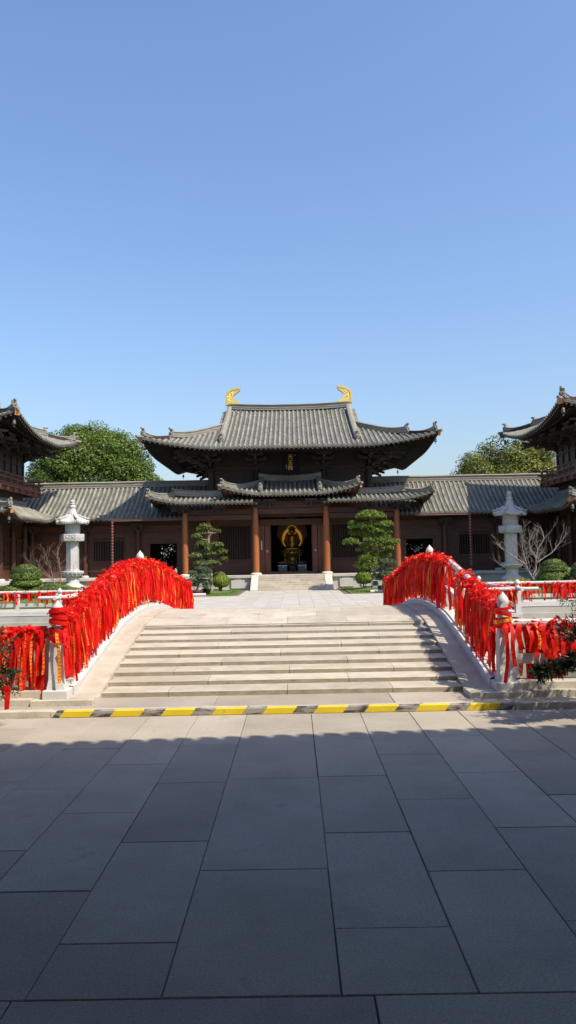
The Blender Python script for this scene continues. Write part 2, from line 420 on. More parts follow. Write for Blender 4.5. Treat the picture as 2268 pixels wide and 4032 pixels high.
mb = MB(); mb.box(-60, 60, -25, 9.55, -1.2, -.014); structure('pavement_bed', mb, M['joint'])

# raised strip in front of the bridge, behind the kerb
mb = MB()
ys0, ys1 = 9.70, 10.6
for a, b in ((-14, -9.5), (-9.5, -6.1), (-6.1, -2.72), (-2.72, -1.05), (-1.05, 1.22), (1.22, 2.52), (2.52, 5.2), (5.2, 9), (9, 14)):
    mb.box(a + .003, b - .003, ys0, ys1, -.3, .082, 0, bev=.004)
structure('bridge_forecourt', mb, M['paving'])
mb = MB()
mb.box(-14, -3.035, 9.555, 9.697, -.2, .0815, 0, bev=.006)
xk = -3.03
for w in (2.42, 2.15, 1.13):
    mb.box(xk + .003, xk + w - .003, 9.55, 9.697, -.2, .083, 0, bev=.012); xk += w
mb.box(xk + .004, 14, 9.555, 9.697, -.2, .0815, 0, bev=.006)
# paint: yellow and black slanted fields on face and top
def kerb_paint(xa, xb, mi):
    s = .06
    yf, yt, zt = 9.5475, 9.595, .0855
    zb = .004
    t = RND.random(); q = lambda i: (t, .5)
    mb.add([(xa, yf, zb), (xb, yf, zb), (xb + s, yf, .073), (xa + s, yf, .073)], [(0, 1, 2, 3)], mi, False, q)
    mb.add([(xa + s, yf, .073), (xb + s, yf, .073), (xb + s, 9.560, zt), (xa + s, 9.560, zt)], [(0, 1, 2, 3)], mi, False, q)
    mb.add([(xa + s, 9.560, zt), (xb + s, 9.560, zt), (xb + s + .02, yt, zt), (xa + s + .02, yt, zt)], [(0, 1, 2, 3)], mi, False, q)
x = -2.93
kerb_paint(-3.02, x, 2)
for k in range(9):
    kerb_paint(x, x + .365, 1); kerb_paint(x + .365, min(x + .625, 2.62), 2); x += .625
structure('kerb', mb, [M['step'], M['yellow'], M['black_paint']])

# canal: bed, water, far bank
mb = MB(); mb.box(-60, 60, 10.2, 32, -1.4, -1.2); structure('canal_bed', mb, M['soil'])
mb = MB(); mb.add([(-60, 10.2, -.42), (60, 10.2, -.42), (60, 27.6, -.42), (-60, 27.6, -.42)], [(0, 1, 2, 3)]); structure('water', mb, M['water'])
mb = MB()
for s0, s1 in ((-60, AX - 3.3), (AX + 3.3, 60)):
    mb.box(s0, s1, 9.95, 10.36, -1.3, .165)
structure('near_bank_wall', mb, M['bank_stone'])
mb = MB()
for sg in (-1, 1):
    xa, xb = sorted((AX + sg * 6.75, AX + sg * 60))
    mb.box(xa, xb, 27.28, 27.7, -1.3, .02); mb.box(xa, xb, 27.08, 27.275, -1.3, -.17)
    xa, xb = sorted((AX + sg * 3.0, AX + sg * 6.9))
    mb.box(xa, xb, 22.6, 27.7, -1.3, .02); mb.box(xa, xb + .0, 22.42, 22.595, -1.3, -.17)
structure('far_bank_wall', mb, M['bank_stone'])
mb = MB()
mb.box(-60, 60, 27.7, 90, -1.3, -.02); mb.box(AX - 3.0, AX + 3.0, 22.3, 27.7, -1.3, -.02)
structure('far_ground', mb, M['soil'])
# pale plaza on the far side: paving in courses along the axis
mb = MB()
fl = [-.58 - .60 * i for i in range(9, 0, -1)] + [-.58, .18] + [.18 + .60 * i for i in range(1, 10)]
for x0, x1 in zip(fl[:-1], fl[1:]):
    y = 22.35
    while y < 48.0:
        ye = min(y + .62, 48.05)
        if x0 > AX - 3.15 and x1 < AX + 3.25 or y < 40.2 and (abs((x0 + x1) / 2 - AX) < 6.4):
            mb.box(x0 + .004, x1 - .004, y + .006, ye - .006, -.2, .004 + RND.uniform(-.001, .001))
        y += .62
for a, b in ((-30, AX - 6.1), (AX + 6.1, 30)):
    y = 28.0
    while y < 31.6:
        x = a
        while x < b - .1:
            xe = min(x + 1.2, b); mb.box(x + .003, xe - .003, y + .003, y + 1.197, -.2, .004); x = xe
        y += 1.2
for sg in (-1, 1):
    xa, xb = sorted((AX + sg * 5.2, AX + sg * 9.5))
    y = 36.0
    while y < 40.2:
        x = xa
        while x < xb - .1:
            xe = min(x + 1.1, xb); mb.box(x + .003, xe - .003, y + .003, y + 1.047, -.2, .0035); x = xe
        y += 1.05
structure('plaza_paving', mb, M['far_paving'])
mb = MB()
for sg in (-1, 1):
    xa, xb = sorted((AX + sg * 3.12, AX + sg * 24)); mb.box(xa, xb, 40.3, 48.3, -.2, .03)
    xa, xb = sorted((AX + sg * 9.6, AX + sg * 26)); mb.box(xa, xb, 32.2, 40.28, -.2, .10)
    # low mounds under the trees
    for cx, cy, rx, ry, h in ((4.9, 44.6, 1.5, 1.6, .14), (7.4, 43.2, 1.6, 2, .12), (12.2, 38.6, 2.6, 2.2, .28)):
        mb.ell((AX + sg * cx, cy, .0), (rx, ry, h), 20, 8)
lawn = structure('lawn', mb, M['grass']); lawn['kind'] = 'structure'
mb = MB()
for k in range(9000):
    sg = RND.choice((-1, 1)); x = AX + sg * RND.uniform(3.2, 8.5); y = RND.uniform(40.4, 46.8); a = RND.uniform(0, PI)
    h = RND.uniform(.03, .075); w = .012; c, s_ = math.cos(a) * w, math.sin(a) * w; t = RND.random()
    mb.add([(x - c, y - s_, .02), (x + c, y + s_, .02), (x + RND.uniform(-.03, .03), y + RND.uniform(-.03, .03), .03 + h)], [(0, 1, 2)], 0, False, lambda i: (t, 0))
tag(mb.build('grass', M['blade']), 'short green grass on the beds either side of the plaza', 'grass', kind='stuff')

# ------------------------------------------------------------------ bridge
def hw(Y): return 2.9 + .18 * max(0., 1 - ((Y - 16.35) / 6.4) ** 2)
def deck(Y):
    """walking line of the hump: straight flights, arched middle"""
    d = abs(Y - 16.35)
    if d <= 2.34: return .835 - .0228 * d * d
    return max(.10, .71 - .1593 * (d - 2.34))
BR = thing('arched_bridge', 'pale stone arched bridge with wide steps leading to the plaza', 'bridge', (AX, 16.35, 0))
for k in range(9):
    y0 = 10.42 + .455 * k; y1 = y0 + .455 if k < 8 else y0 + .5
    z1 = .155 + .0694 * k; z0 = z1 - .0694 if k else .06
    mb = MB(); w0 = hw(y0) - .5
    # joints split each step into long blocks
    cuts = [-w0] + [c + RND.uniform(-.08, .08) for c in ((-1.0, .95) if k % 2 else (-1.6, .02, 1.55))] + [w0]
    for a, b in zip(cuts[:-1], cuts[1:]):
        g = .003; t = RND.random(); u = lambda i: (t, .5)
        x0, x1 = AX + a + g, AX + b - g; f = .014
        mb.add([(x0, y0 + .006, z0 - .02), (x1, y0 + .006, z0 - .02), (x1, y0, z1 - .012), (x0, y0, z1 - .012)], [(0, 1, 2, 3)], 1, False, u)
        mb.add([(x0, y0, z1 - .012), (x1, y0, z1 - .012), (x1, y0 + .012, z1), (x0, y0 + .012, z1)], [(0, 1, 2, 3)], 0, False, u)
        mb.add([(x0, y0 + .012, z1), (x1, y0 + .012, z1), (x1, y1 + .05, z1 + .002), (x0, y1 + .05, z1 + .002)], [(0, 1, 2, 3)], 0, False, u)
        mb.add([(x0, y0, z0 - .02), (x0, y0, z1 - .012), (x0, y0 + .012, z1), (x0, y1 + .05, z1), (x0, y1 + .05, z0 - .02)], [(0, 1, 2, 3, 4)], 1, False, u)
        mb.add([(x1, y0, z0 - .02), (x1, y0, z1 - .012), (x1, y0 + .012, z1), (x1, y1 + .05, z1), (x1, y1 + .05, z0 - .02)], [(4, 3, 2, 1, 0)], 1, False, u)
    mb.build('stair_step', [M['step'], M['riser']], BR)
# landing: courses of slabs over the crown, then the far flight
mb = MB(); y = 14.10
k = 0
while y < 22.4:
    ye = y + .78; n = 3; w0, w1 = hw(y) - .5, hw(ye) - .5
    cs = [-1, -.62, -.2, .24, .66, 1] if k % 2 else [-1, -.42, .02, .45, 1]
    for a, b in zip(cs[:-1], cs[1:]):
        t = RND.random(); g = .0025; pts = []
        for i in range(n + 1):
            yy = lerp(y + .002, ye - .002, i / n); w = lerp(w0, w1, i / n)
            pts += [(AX + a * w + g, yy, deck(yy)), (AX + b * w - g, yy, deck(yy))]
        mb.add(pts, [(2 * i, 2 * i + 1, 2 * i + 3, 2 * i + 2) for i in range(n)], 0, False, lambda i: (t, .5))
    y = ye; k += 1
mb.build('deck', M['step'], BR)
mb = MB()   # solid body below the deck with an arched opening for the water
for sx in (-1, 1):
    for i in range(40):
        ya, yb = 10.3 + i * .305, 10.3 + (i + 1) * .305
        def under(yy):
            q = 1 - ((yy - 16.35) / 4.6) ** 2
            return -1.3 if q <= 0 else min(-1.3 + 1.75 * math.sqrt(q), deck(yy) - .25)
        xa, xb = AX + sx * (hw(ya) + .20), AX + sx * (hw(yb) + .20)
        mb.add([(xa, ya, under(ya)), (xb, yb, under(yb)), (xb, yb, deck(yb) - .01), (xa, ya, deck(ya) - .01)], [(0, 1, 2, 3)])
for i in range(40):
    ya, yb = 10.3 + i * .305, 10.3 + (i + 1) * .305
    mb.add([(AX - hw(ya) - .2, ya, deck(ya) - .06), (AX + hw(ya) + .2, ya, deck(ya) - .06), (AX + hw(yb) + .2, yb, deck(yb) - .06), (AX - hw(yb) - .2, yb, deck(yb) - .06)], [(0, 1, 2, 3)])
mb.build('bridge_body', M['bank_stone'], BR)

RH = .94
def rail_base(Y): return max(deck(Y), .165) + .115
def bridge_side(sx):
    # smooth sloping cheek beside the steps
    mb = MB(); n = 56; vs = []; fs = []
    ys = [9.95 + i * (22.75 - 9.95) / n for i in range(n + 1)]
    for i, Y in enumerate(ys):
        z = max(deck(Y) + .022, .158)
        a, b = AX + sx * (hw(Y) - .503), AX + sx * (hw(Y) - .17)
        vs += [(a, Y, z - .5), (a, Y, z), (b, Y, z + .006), (b, Y, z - .5)]
    for i in range(n):
        for j in range(3): fs.append((i * 4 + j, i * 4 + j + 1, i * 4 + j + 5, i * 4 + j + 4))
    fs.append((0, 3, 2, 1))
    mb.add(vs, fs, 0, False)
    mb.build('side_ramp', M['step'], BR)
    mb = MB()   # flat slab on which ramp and end post stand
    xa, xb = sorted((AX + sx * 2.40, AX + sx * 3.19)); mb.box(xa, xb, 9.86, 10.30, .0, .158, 0, bev=.006); mb.build('end_slab', M['step'], BR)
    # kerb stone that carries the posts: stepped section following the hump
    mb = MB(); vs = []; fs = []; pf = [(-.175, -.3), (-.175, 0), (-.155, .016), (-.10, .016), (-.10, .045), (.10, .045), (.10, .016), (.175, 0), (.175, -.3)]
    ys = [10.2 + i * (22.5 - 10.2) / n for i in range(n + 1)]
    m_ = len(pf)
    for Y in ys:
        for a, z in pf: vs.append((AX + sx * hw(Y) + a, Y, max(rail_base(Y), .235) + z))
    for i in range(n):
        for j in range(m_ - 1): fs.append((i * m_ + j, i * m_ + j + 1, (i + 1) * m_ + j + 1, (i + 1) * m_ + j))
    mb.add(vs, fs, 0)
    mb.box(AX + sx * 2.9 - .155, AX + sx * 2.9 + .155, 9.915, 10.24, .05, .272, 0, bev=.012)
    mb.box(AX + sx * 2.9 - .155, AX + sx * 2.9 + .155, 22.46, 22.78, -.1, .24, 0, bev=.012)
    mb.build('rail_kerb', M['white_stone'], BR)
    def finial(p, X, Y, z, s=1.):
        mb = MB()
        mb.lathe([(.045 * s, 0), (.045 * s, .05 * s), (.082 * s, .07 * s), (.086 * s, .10 * s), (.05 * s, .12 * s), (.05 * s, .15 * s),
                  (.078 * s, .17 * s), (.080 * s, .20 * s), (.055 * s, .215 * s), (.052 * s, .235 * s), (.076 * s, .255 * s), (.088 * s, .30 * s), (.084 * s, .345 * s), (.06 * s, .39 * s),
                  (.026 * s, .425 * s), (.008 * s, .455 * s)], X, Y, 16, 0, True, 0, z)
        mb.build('finial', M['white_stone'], p)
    def post(Y, zb, h, w, fin, fs_=1.):
        X = AX + sx * hw(Y); mb = MB()
        mb.add([(X - w * .62, Y - w * .62, zb), (X + w * .62, Y - w * .62, zb), (X + w * .62, Y + w * .62, zb), (X - w * .62, Y + w * .62, zb),
                (X - w / 2, Y - w / 2, zb + .13), (X + w / 2, Y - w / 2, zb + .13), (X + w / 2, Y + w / 2, zb + .13), (X - w / 2, Y + w / 2, zb + .13),
                (X - w * .46, Y - w * .46, zb + h * .72), (X + w * .46, Y - w * .46, zb + h * .72), (X + w * .46, Y + w * .46, zb + h * .72), (X - w * .46, Y + w * .46, zb + h * .72),
                (X - w * .30, Y - w * .30, zb + h), (X + w * .30, Y - w * .30, zb + h), (X + w * .30, Y + w * .30, zb + h), (X - w * .30, Y + w * .30, zb + h)],
               [(r + q, r + (q + 1) % 4, r + 4 + (q + 1) % 4, r + 4 + q) for r in (0, 4, 8) for q in range(4)] + [(12, 13, 14, 15)])
        o = mb.build('rail_post', M['white_stone'], BR)
        if fin: finial(o, X, Y, zb + h - .01, fs_)
    post(10.08, .272, .76, .185, True, .86); post(16.35, rail_base(16.35) + .02, .74, .16, True, .95); post(22.6, .24, .62, .18, True)
    for Y in (11.65, 13.2, 14.78, 17.95, 19.5, 21.05): post(Y, rail_base(Y) + .03, .86, .11, False)
    pth = [(AX + sx * hw(Y), Y, rail_base(Y) + RH) for Y in [10.0 + i * .262 for i in range(49)]]
    mb = MB(); mb.tube(pth, .052, 10); mb.build('handrail', M['white_stone'], BR)
    mb = MB(); vs = []; fs = []
    for i in range(n + 1):
        Y = 10.15 + i * (22.5 - 10.15) / n; X = AX + sx * hw(Y); z = rail_base(Y) + .34
        vs += [(X - .045, Y, z), (X + .045, Y, z), (X + .045, Y, z + .11), (X - .045, Y, z + .11)]
    for i in range(n):
        for j in range(4): fs.append((i * 4 + j, i * 4 + (j + 1) % 4, i * 4 + 4 + (j + 1) % 4, i * 4 + 4 + j))
    mb.add(vs, fs); mb.build('middle_rail', M['white_stone'], BR)
for sx in (-1, 1): bridge_side(sx)

# ------------------------------------------------------------------ straight bank railings
def railing(label, p0, p1, zb, n, posts_fin=(), group='white stone railings along the canal', ext=0., kerb=True):
    """white stone rail from p0 to p1 (xy): round rail on short posts, flat middle beam, kerb"""
    p0 = Vector((p0[0], p0[1], 0)); p1 = Vector((p1[0], p1[1], 0)); d = (p1 - p0).normalized(); L_ = (p1 - p0).length
    root = thing('stone_railing', label, 'railing', (p0.x, p0.y, zb), group)
    at = lambda t, z: tuple(p0 + d * t + Vector((0, 0, z)))
    mb = MB(); mb.tube([at(-ext, zb + .76), at(L_ * .5, zb + .765), at(L_ + ext, zb + .76)], .052, 10); mb.build('handrail', M['white_stone'], root)
    mb = MB(); mb.beam(at(0, zb + .30), at(L_, zb + .30), .09, .125); mb.build('middle_rail', M['white_stone'], root)
    if kerb:
        mb = MB(); mb.beam(at(.0, zb + .005), at(L_, zb + .005), .24, .11); mb.build('rail_kerb', M['white_stone'], root)
    for k in range(n + 1):
        t = L_ * k / n; mb = MB(); x, y, z = at(t, zb)
        w = .075
        if k in posts_fin:
            mb.box(x - .08, x + .08, y - .08, y + .08, z, z + .70, 0, bev=.02); o = mb.build('rail_post', M['white_stone'], root)
            f = MB(); f.lathe([(.05, 0), (.05, .08), (.08, .10), (.08, .13), (.05, .15), (.05, .19), (.078, .21), (.082, .25), (.06, .30), (.02, .33), (.004, .35)], x, y, 14, 0, True, 0, z + .70)
            f.build('finial', M['white_stone'], o)
        else:
            mb.box(x - w, x + w, y - w * .7, y + w * .7, z + .06, z + .60, 0, bev=.012); mb.box(x - w * 1.25, x + w * 1.25, y - .07, y + .07, z + .60, z + .70, 0, bev=.03)
            mb.build('rail_post', M['white_stone'], root)
    return root
for sx, nm in ((-1, 'left'), (1, 'right')):
    x0 = AX + sx * 3.02
    # near bank: second step of the kerb
    mb = MB(); xa, xb = sorted((AX + sx * 3.2, AX + sx * 14)); mb.box(xa, xb, 9.90, 10.02, -.2, .168, 0, bev=.006)
    xa, xb = sorted((AX + sx * 3.06, AX + sx * 14)); mb.box(xa, xb, 10.0, 10.33, -.2, .262, 0, bev=.008)
    tag(mb.build('bank_kerb', M['step']), 'two low stone kerb steps under the near ' + nm + ' railing', 'kerb', 'kerb steps of the near bank')
    railing('near bank railing right of the bridge steps, its middle beam bare' if sx > 0 else 'near bank railing at the left edge, hidden by hanging red ribbons',
            (x0, 10.16), (AX + sx * 11.5, 10.16), .24, 6, (6,), kerb=False)
    railing('short white railing from the bridge end to the corner post, ' + nm + ' side', (AX + sx * 3.05, 22.75), (AX + sx * 6.75, 22.75), .12, 2, (1, 2,), ext=.62)
    railing('white railing running back from the corner post, ' + nm + ' side of the far bank', (AX + sx * 6.75, 22.75), (AX + sx * 6.75, 27.45), .12, 3, (), ext=.5)
    railing('long white far bank railing, ' + nm + ' of the bridge', (AX + sx * 6.75, 27.45), (AX + sx * 21.5, 27.45), .12, 10, (0,), ext=.25)

# ------------------------------------------------------------------ red prayer ribbons
ribs = []      # (size, group key, MB)
def ribbon(key, p, out, along, length, w, style, stiff=1.):
    p = Vector(p); out = Vector(out); along = Vector(along); r = RND
    mb = MB(); n = 7; a0 = r.gauss(0, .55); lean = r.gauss(0, .05) * length; lean_o = r.uniform(.0, .05)
    amp = r.uniform(.0, .022); ph = r.uniform(0, 6); off = r.uniform(.056, .12)
    tw = r.gauss(0, .5)
    vs = []; uv = []
    path = [(-.05, .03), (.0, .058)]   # over the rail (out, up)
    for k in range(n + 1):
        t = k / n
        path.append((off * min(1, .6 + t) + lean_o * t + amp * math.sin(ph + t * 7), -.01 - length * t))
    tot = 0.; prev = None
    for k, (o_, z_) in enumerate(path):
        t = max(0, (k - 2) / n)
        c = p + out * o_ + Vector((0, 0, z_)) + along * (lean * t + .012 * math.sin(ph * 2 + t * 5))
        a = a0 * min(1, t * 2.5) + tw * t
        wd = along * math.cos(a) + out * math.sin(a)
        if prev is not None: tot += (c - prev).length
        prev = c; ww = w * (.75 if k < 2 else 1.)
        vs += [c - wd * ww / 2, c + wd * ww / 2]; uv += [(0, tot / w), (1, tot / w)]
    fs = [(2 * k, 2 * k + 1, 2 * k + 3, 2 * k + 2) for k in range(len(path) - 1)]
    # ragged swallow-tail end
    e = vs[-1] - vs[-2]; vs[-2] = vs[-2] + Vector((0, 0, r.uniform(-.03, .02))); vs[-1] = vs[-1] + Vector((0, 0, r.uniform(-.03, .02)))
    mb.add(vs, fs, style, True, [[uv[i] for i in f] for f in fs])
    # crumpled bow at the knot
    for q in range(r.choice((2, 3, 3, 4))):
        c = p + out * r.uniform(-.05, .12) + Vector((0, 0, r.uniform(-.10, .04))) + along * r.uniform(-.05, .05)
        u = Vector((r.gauss(0, 1), r.gauss(0, 1), r.gauss(-.25, .55))).normalized(); v = u.cross(Vector((r.gauss(0, 1), r.gauss(0, 1), r.gauss(0, 1)))).normalized()
        l1, l2 = r.uniform(.04, .10), w * .42
        m2 = c + u * l1 * .5 + v * l2 * .5 * r.uniform(-1, 1) + Vector((0, 0, .015))
        mb.add([c - v * l2, c + v * l2, m2 + v * l2, m2 - v * l2, c + u * l1 + v * l2 * .8, c + u * l1 - v * l2 * .8], [(0, 1, 2, 3), (3, 2, 4, 5)], 0 if r.random() < .7 else style, True,
               [[(0, 0), (1, 0), (1, 1), (0, 1)], [(0, 1), (1, 1), (1, 2), (0, 2)]])
    size = length * w / max(1., (p - Vector((0, 0, 1.9))).length) ** 2
    ribs.append((size, key, mb))
def style_(): return RND.choices((0, 1, 2), (.82, .12, .06))[0]

def along_bridge(sx, dens, key):
    """dens(Y) = ribbons per metre on the inner side"""
    Y = 10.05
    while Y < 22.55:
        d = dens(Y)
        if d <= 0.2: Y += .08; continue
        X = AX + sx * hw(Y); z = rail_base(Y) + RH + .02
        if RND.random() < .88: o = Vector((-sx, 0, 0))
        else: o = Vector((sx, 0, 0))
        full = RH + .02
        ribbon(key, (X, Y, z), o, (0, 1, 0), RND.triangular(.48, .97, .80), RND.uniform(.026, .044), style_())
        Y += RND.expovariate(1.) / d
along_bridge(-1, lambda Y: 135, 'left bridge')
def rdens(Y):
    if Y < 10.2: return .1
    if Y < 10.7: return 70
    if Y < 12.25: return 140
    if Y < 12.5: return 14
    if Y < 13.0: return 80
    if Y < 14.2: return 7
    return 145
along_bridge(1, rdens, 'right bridge')
def along_line(key, p0, p1, z, out, dens, ln, w=(.04, .056), both=.15):
    p0 = Vector((*p0, z)); p1 = Vector((*p1, z)); d = (p1 - p0); L_ = d.length; d.normalize(); t = 0.
    while t < L_:
        o = Vector(out) * (-1 if RND.random() < both else 1)
        ribbon(key, p0 + d * t, o, d, RND.uniform(*ln), RND.uniform(*w), style_()); t += RND.expovariate(1.) / dens
along_line('left bank', (AX - 3.1, 10.16), (AX - 6.2, 10.16), 1.02, (0, -1, 0), 95, (.55, .84), (.035, .06), .2)
along_line('right bank', (AX + 3.1, 10.16), (AX + 6.2, 10.16), .99, (0, -1, 0), 11, (.3, .5), (.05, .085), .15)
along_line('right bank', (AX + 3.1, 10.16), (AX + 3.75, 10.16), .99, (0, 1, 0), 40, (.62, .78), (.05, .085), 0)
along_line('right bank', (AX + 4.0, 10.16), (AX + 6.2, 10.16), .99, (0, 1, 0), 8, (.3, .45), (.05, .085), 0)
along_line('far left', (AX - 6.9, 27.45), (AX - 12.5, 27.45), .87, (0, -1, 0), 20, (.2, .42), (.045, .08), .6)
along_line('far left', (AX - 3.2, 22.75), (AX - 6.7, 22.75), .87, (0, -1, 0), 22, (.2, .4), (.045, .08), .5)
along_line('far left', (AX - 6.75, 23.), (AX - 6.75, 27.3), .87, (1, 0, 0), 8, (.2, .4), (.045, .08), .5)
along_line('far right', (AX + 3.2, 22.75), (AX + 6.7, 22.75), .87, (0, -1, 0), 34, (.3, .6), (.045, .08), .4)
along_line('far right', (AX + 6.75, 23.), (AX + 6.75, 27.3), .87, (-1, 0, 0), 20, (.3, .6), (.045, .08), .4)
along_line('far right', (AX + 6.9, 27.45), (AX + 13.5, 27.45), .87, (0, 1, 0), 44, (.4, .62), (.05, .09), .3)
# loops round the end posts
for sx, key in ((-1, 'left post'), (1, 'right post')):
    X, Y = AX + sx * 2.9, 10.08
    for k in range(15 if sx < 0 else 9):
        z = RND.choice((RND.uniform(1.10, 1.24), RND.uniform(1.08, 1.30), RND.uniform(.98, 1.05), RND.uniform(.90, 1.0))); r0 = .085 + .045 * RND.random(); mb = MB(); vs = []; uv = []; w = RND.uniform(.03, .055); tl = RND.uniform(-.035, .035); pa = RND.uniform(0, 6)
        for j in range(13):
            a = pa + j * PI / 6; c = Vector((X + r0 * math.cos(a), Y + r0 * math.sin(a), z + tl * math.cos(a)))
            vs += [c - Vector((0, 0, w / 2)), c + Vector((0, 0, w / 2))]; uv += [(0, j), (1, j)]
        fs = [(2 * j, 2 * j + 1, 2 * j + 3, 2 * j + 2) for j in range(12)]
        mb.add(vs, fs, style_(), True, [[uv[i] for i in f] for f in fs]); ribs.append((.0004, key, mb))
    for k in range(3):
        a = RND.uniform(-PI, 0); ribbon(key, (X + .1 * math.cos(a), Y + .1 * math.sin(a), .97), (math.cos(a), math.sin(a), 0), (-math.sin(a), math.cos(a), 0), RND.uniform(.4, .68), RND.uniform(.04, .055), style_())
# wide scarves swagged along the right bank rail
for k in range(16):
    xa = AX + 2.98 + RND.uniform(0, 2.6); xb = xa + RND.uniform(.18, .5); sag = RND.uniform(.12, .42); w = RND.uniform(.05, .13); mb = MB(); vs = []; uv = []
    yo = -RND.uniform(.06, .11)
    for j in range(13):
        t = j / 12; c = Vector((lerp(xa, xb, t), 10.16 + yo * (1 - (2 * t - 1) ** 6 * .8), 1.03 - sag * math.sin(PI * t) ** .7))
        tan = Vector((xb - xa, 0, -sag * PI * math.cos(PI * t))).normalized(); nrm = Vector((-tan.z, 0, tan.x)); nrm = (nrm * .9 + Vector((0, .4 * math.sin(k + t * 3), 0))).normalized()
        vs += [c - nrm * w / 2, c + nrm * w / 2]; uv += [(0, t * 8), (1, t * 8)]
    fs = [(2 * j, 2 * j + 1, 2 * j + 3, 2 * j + 2) for j in range(12)]
    mb.add(vs, fs, RND.choice((0, 0, 0, 1, 2)), True, [[uv[i] for i in f] for f in fs]); ribs.append((.0011, 'right bank', mb))
RL = {'left bridge': 'red prayer ribbon tied on the sunlit left handrail of the bridge',
      'right bridge': 'red prayer ribbon tied on the shaded right handrail of the bridge',
      'left bank': 'long red prayer ribbon hanging on the near bank railing at the left edge',
      'right bank': 'red prayer ribbon looped on the near bank railing right of the bridge',
      'far left': 'red ribbon on the far bank railing left of the bridge',
      'far right': 'red ribbon on the far bank railing right of the bridge',
      'left post': 'red ribbon wound round the left end post of the bridge steps',
      'right post': 'red ribbon wound round the right end post of the bridge steps'}
ribs.sort(key=lambda q: -q[0])
KEEP = 296
for sz, key, mb in ribs[:KEEP]:
    tag(mb.build('prayer_ribbon', RIB), RL[key], 'ribbon', 'ribbons tied on the ' + key + (' rail' if 'post' not in key else ''))
rest = MB()
for sz, key, mb in ribs[KEEP:]:
    o = len(rest.v); rest.v += mb.v; rest.f += [tuple(o + i for i in f) for f in mb.f]; rest.m += mb.m; rest.s += mb.s; rest.u += mb.u
tag(rest.build('prayer_ribbons_mass', RIB), 'dense mass of smaller red prayer ribbons covering the bridge rails', 'ribbons', kind='stuff')
print('RIBBONS', len(ribs))

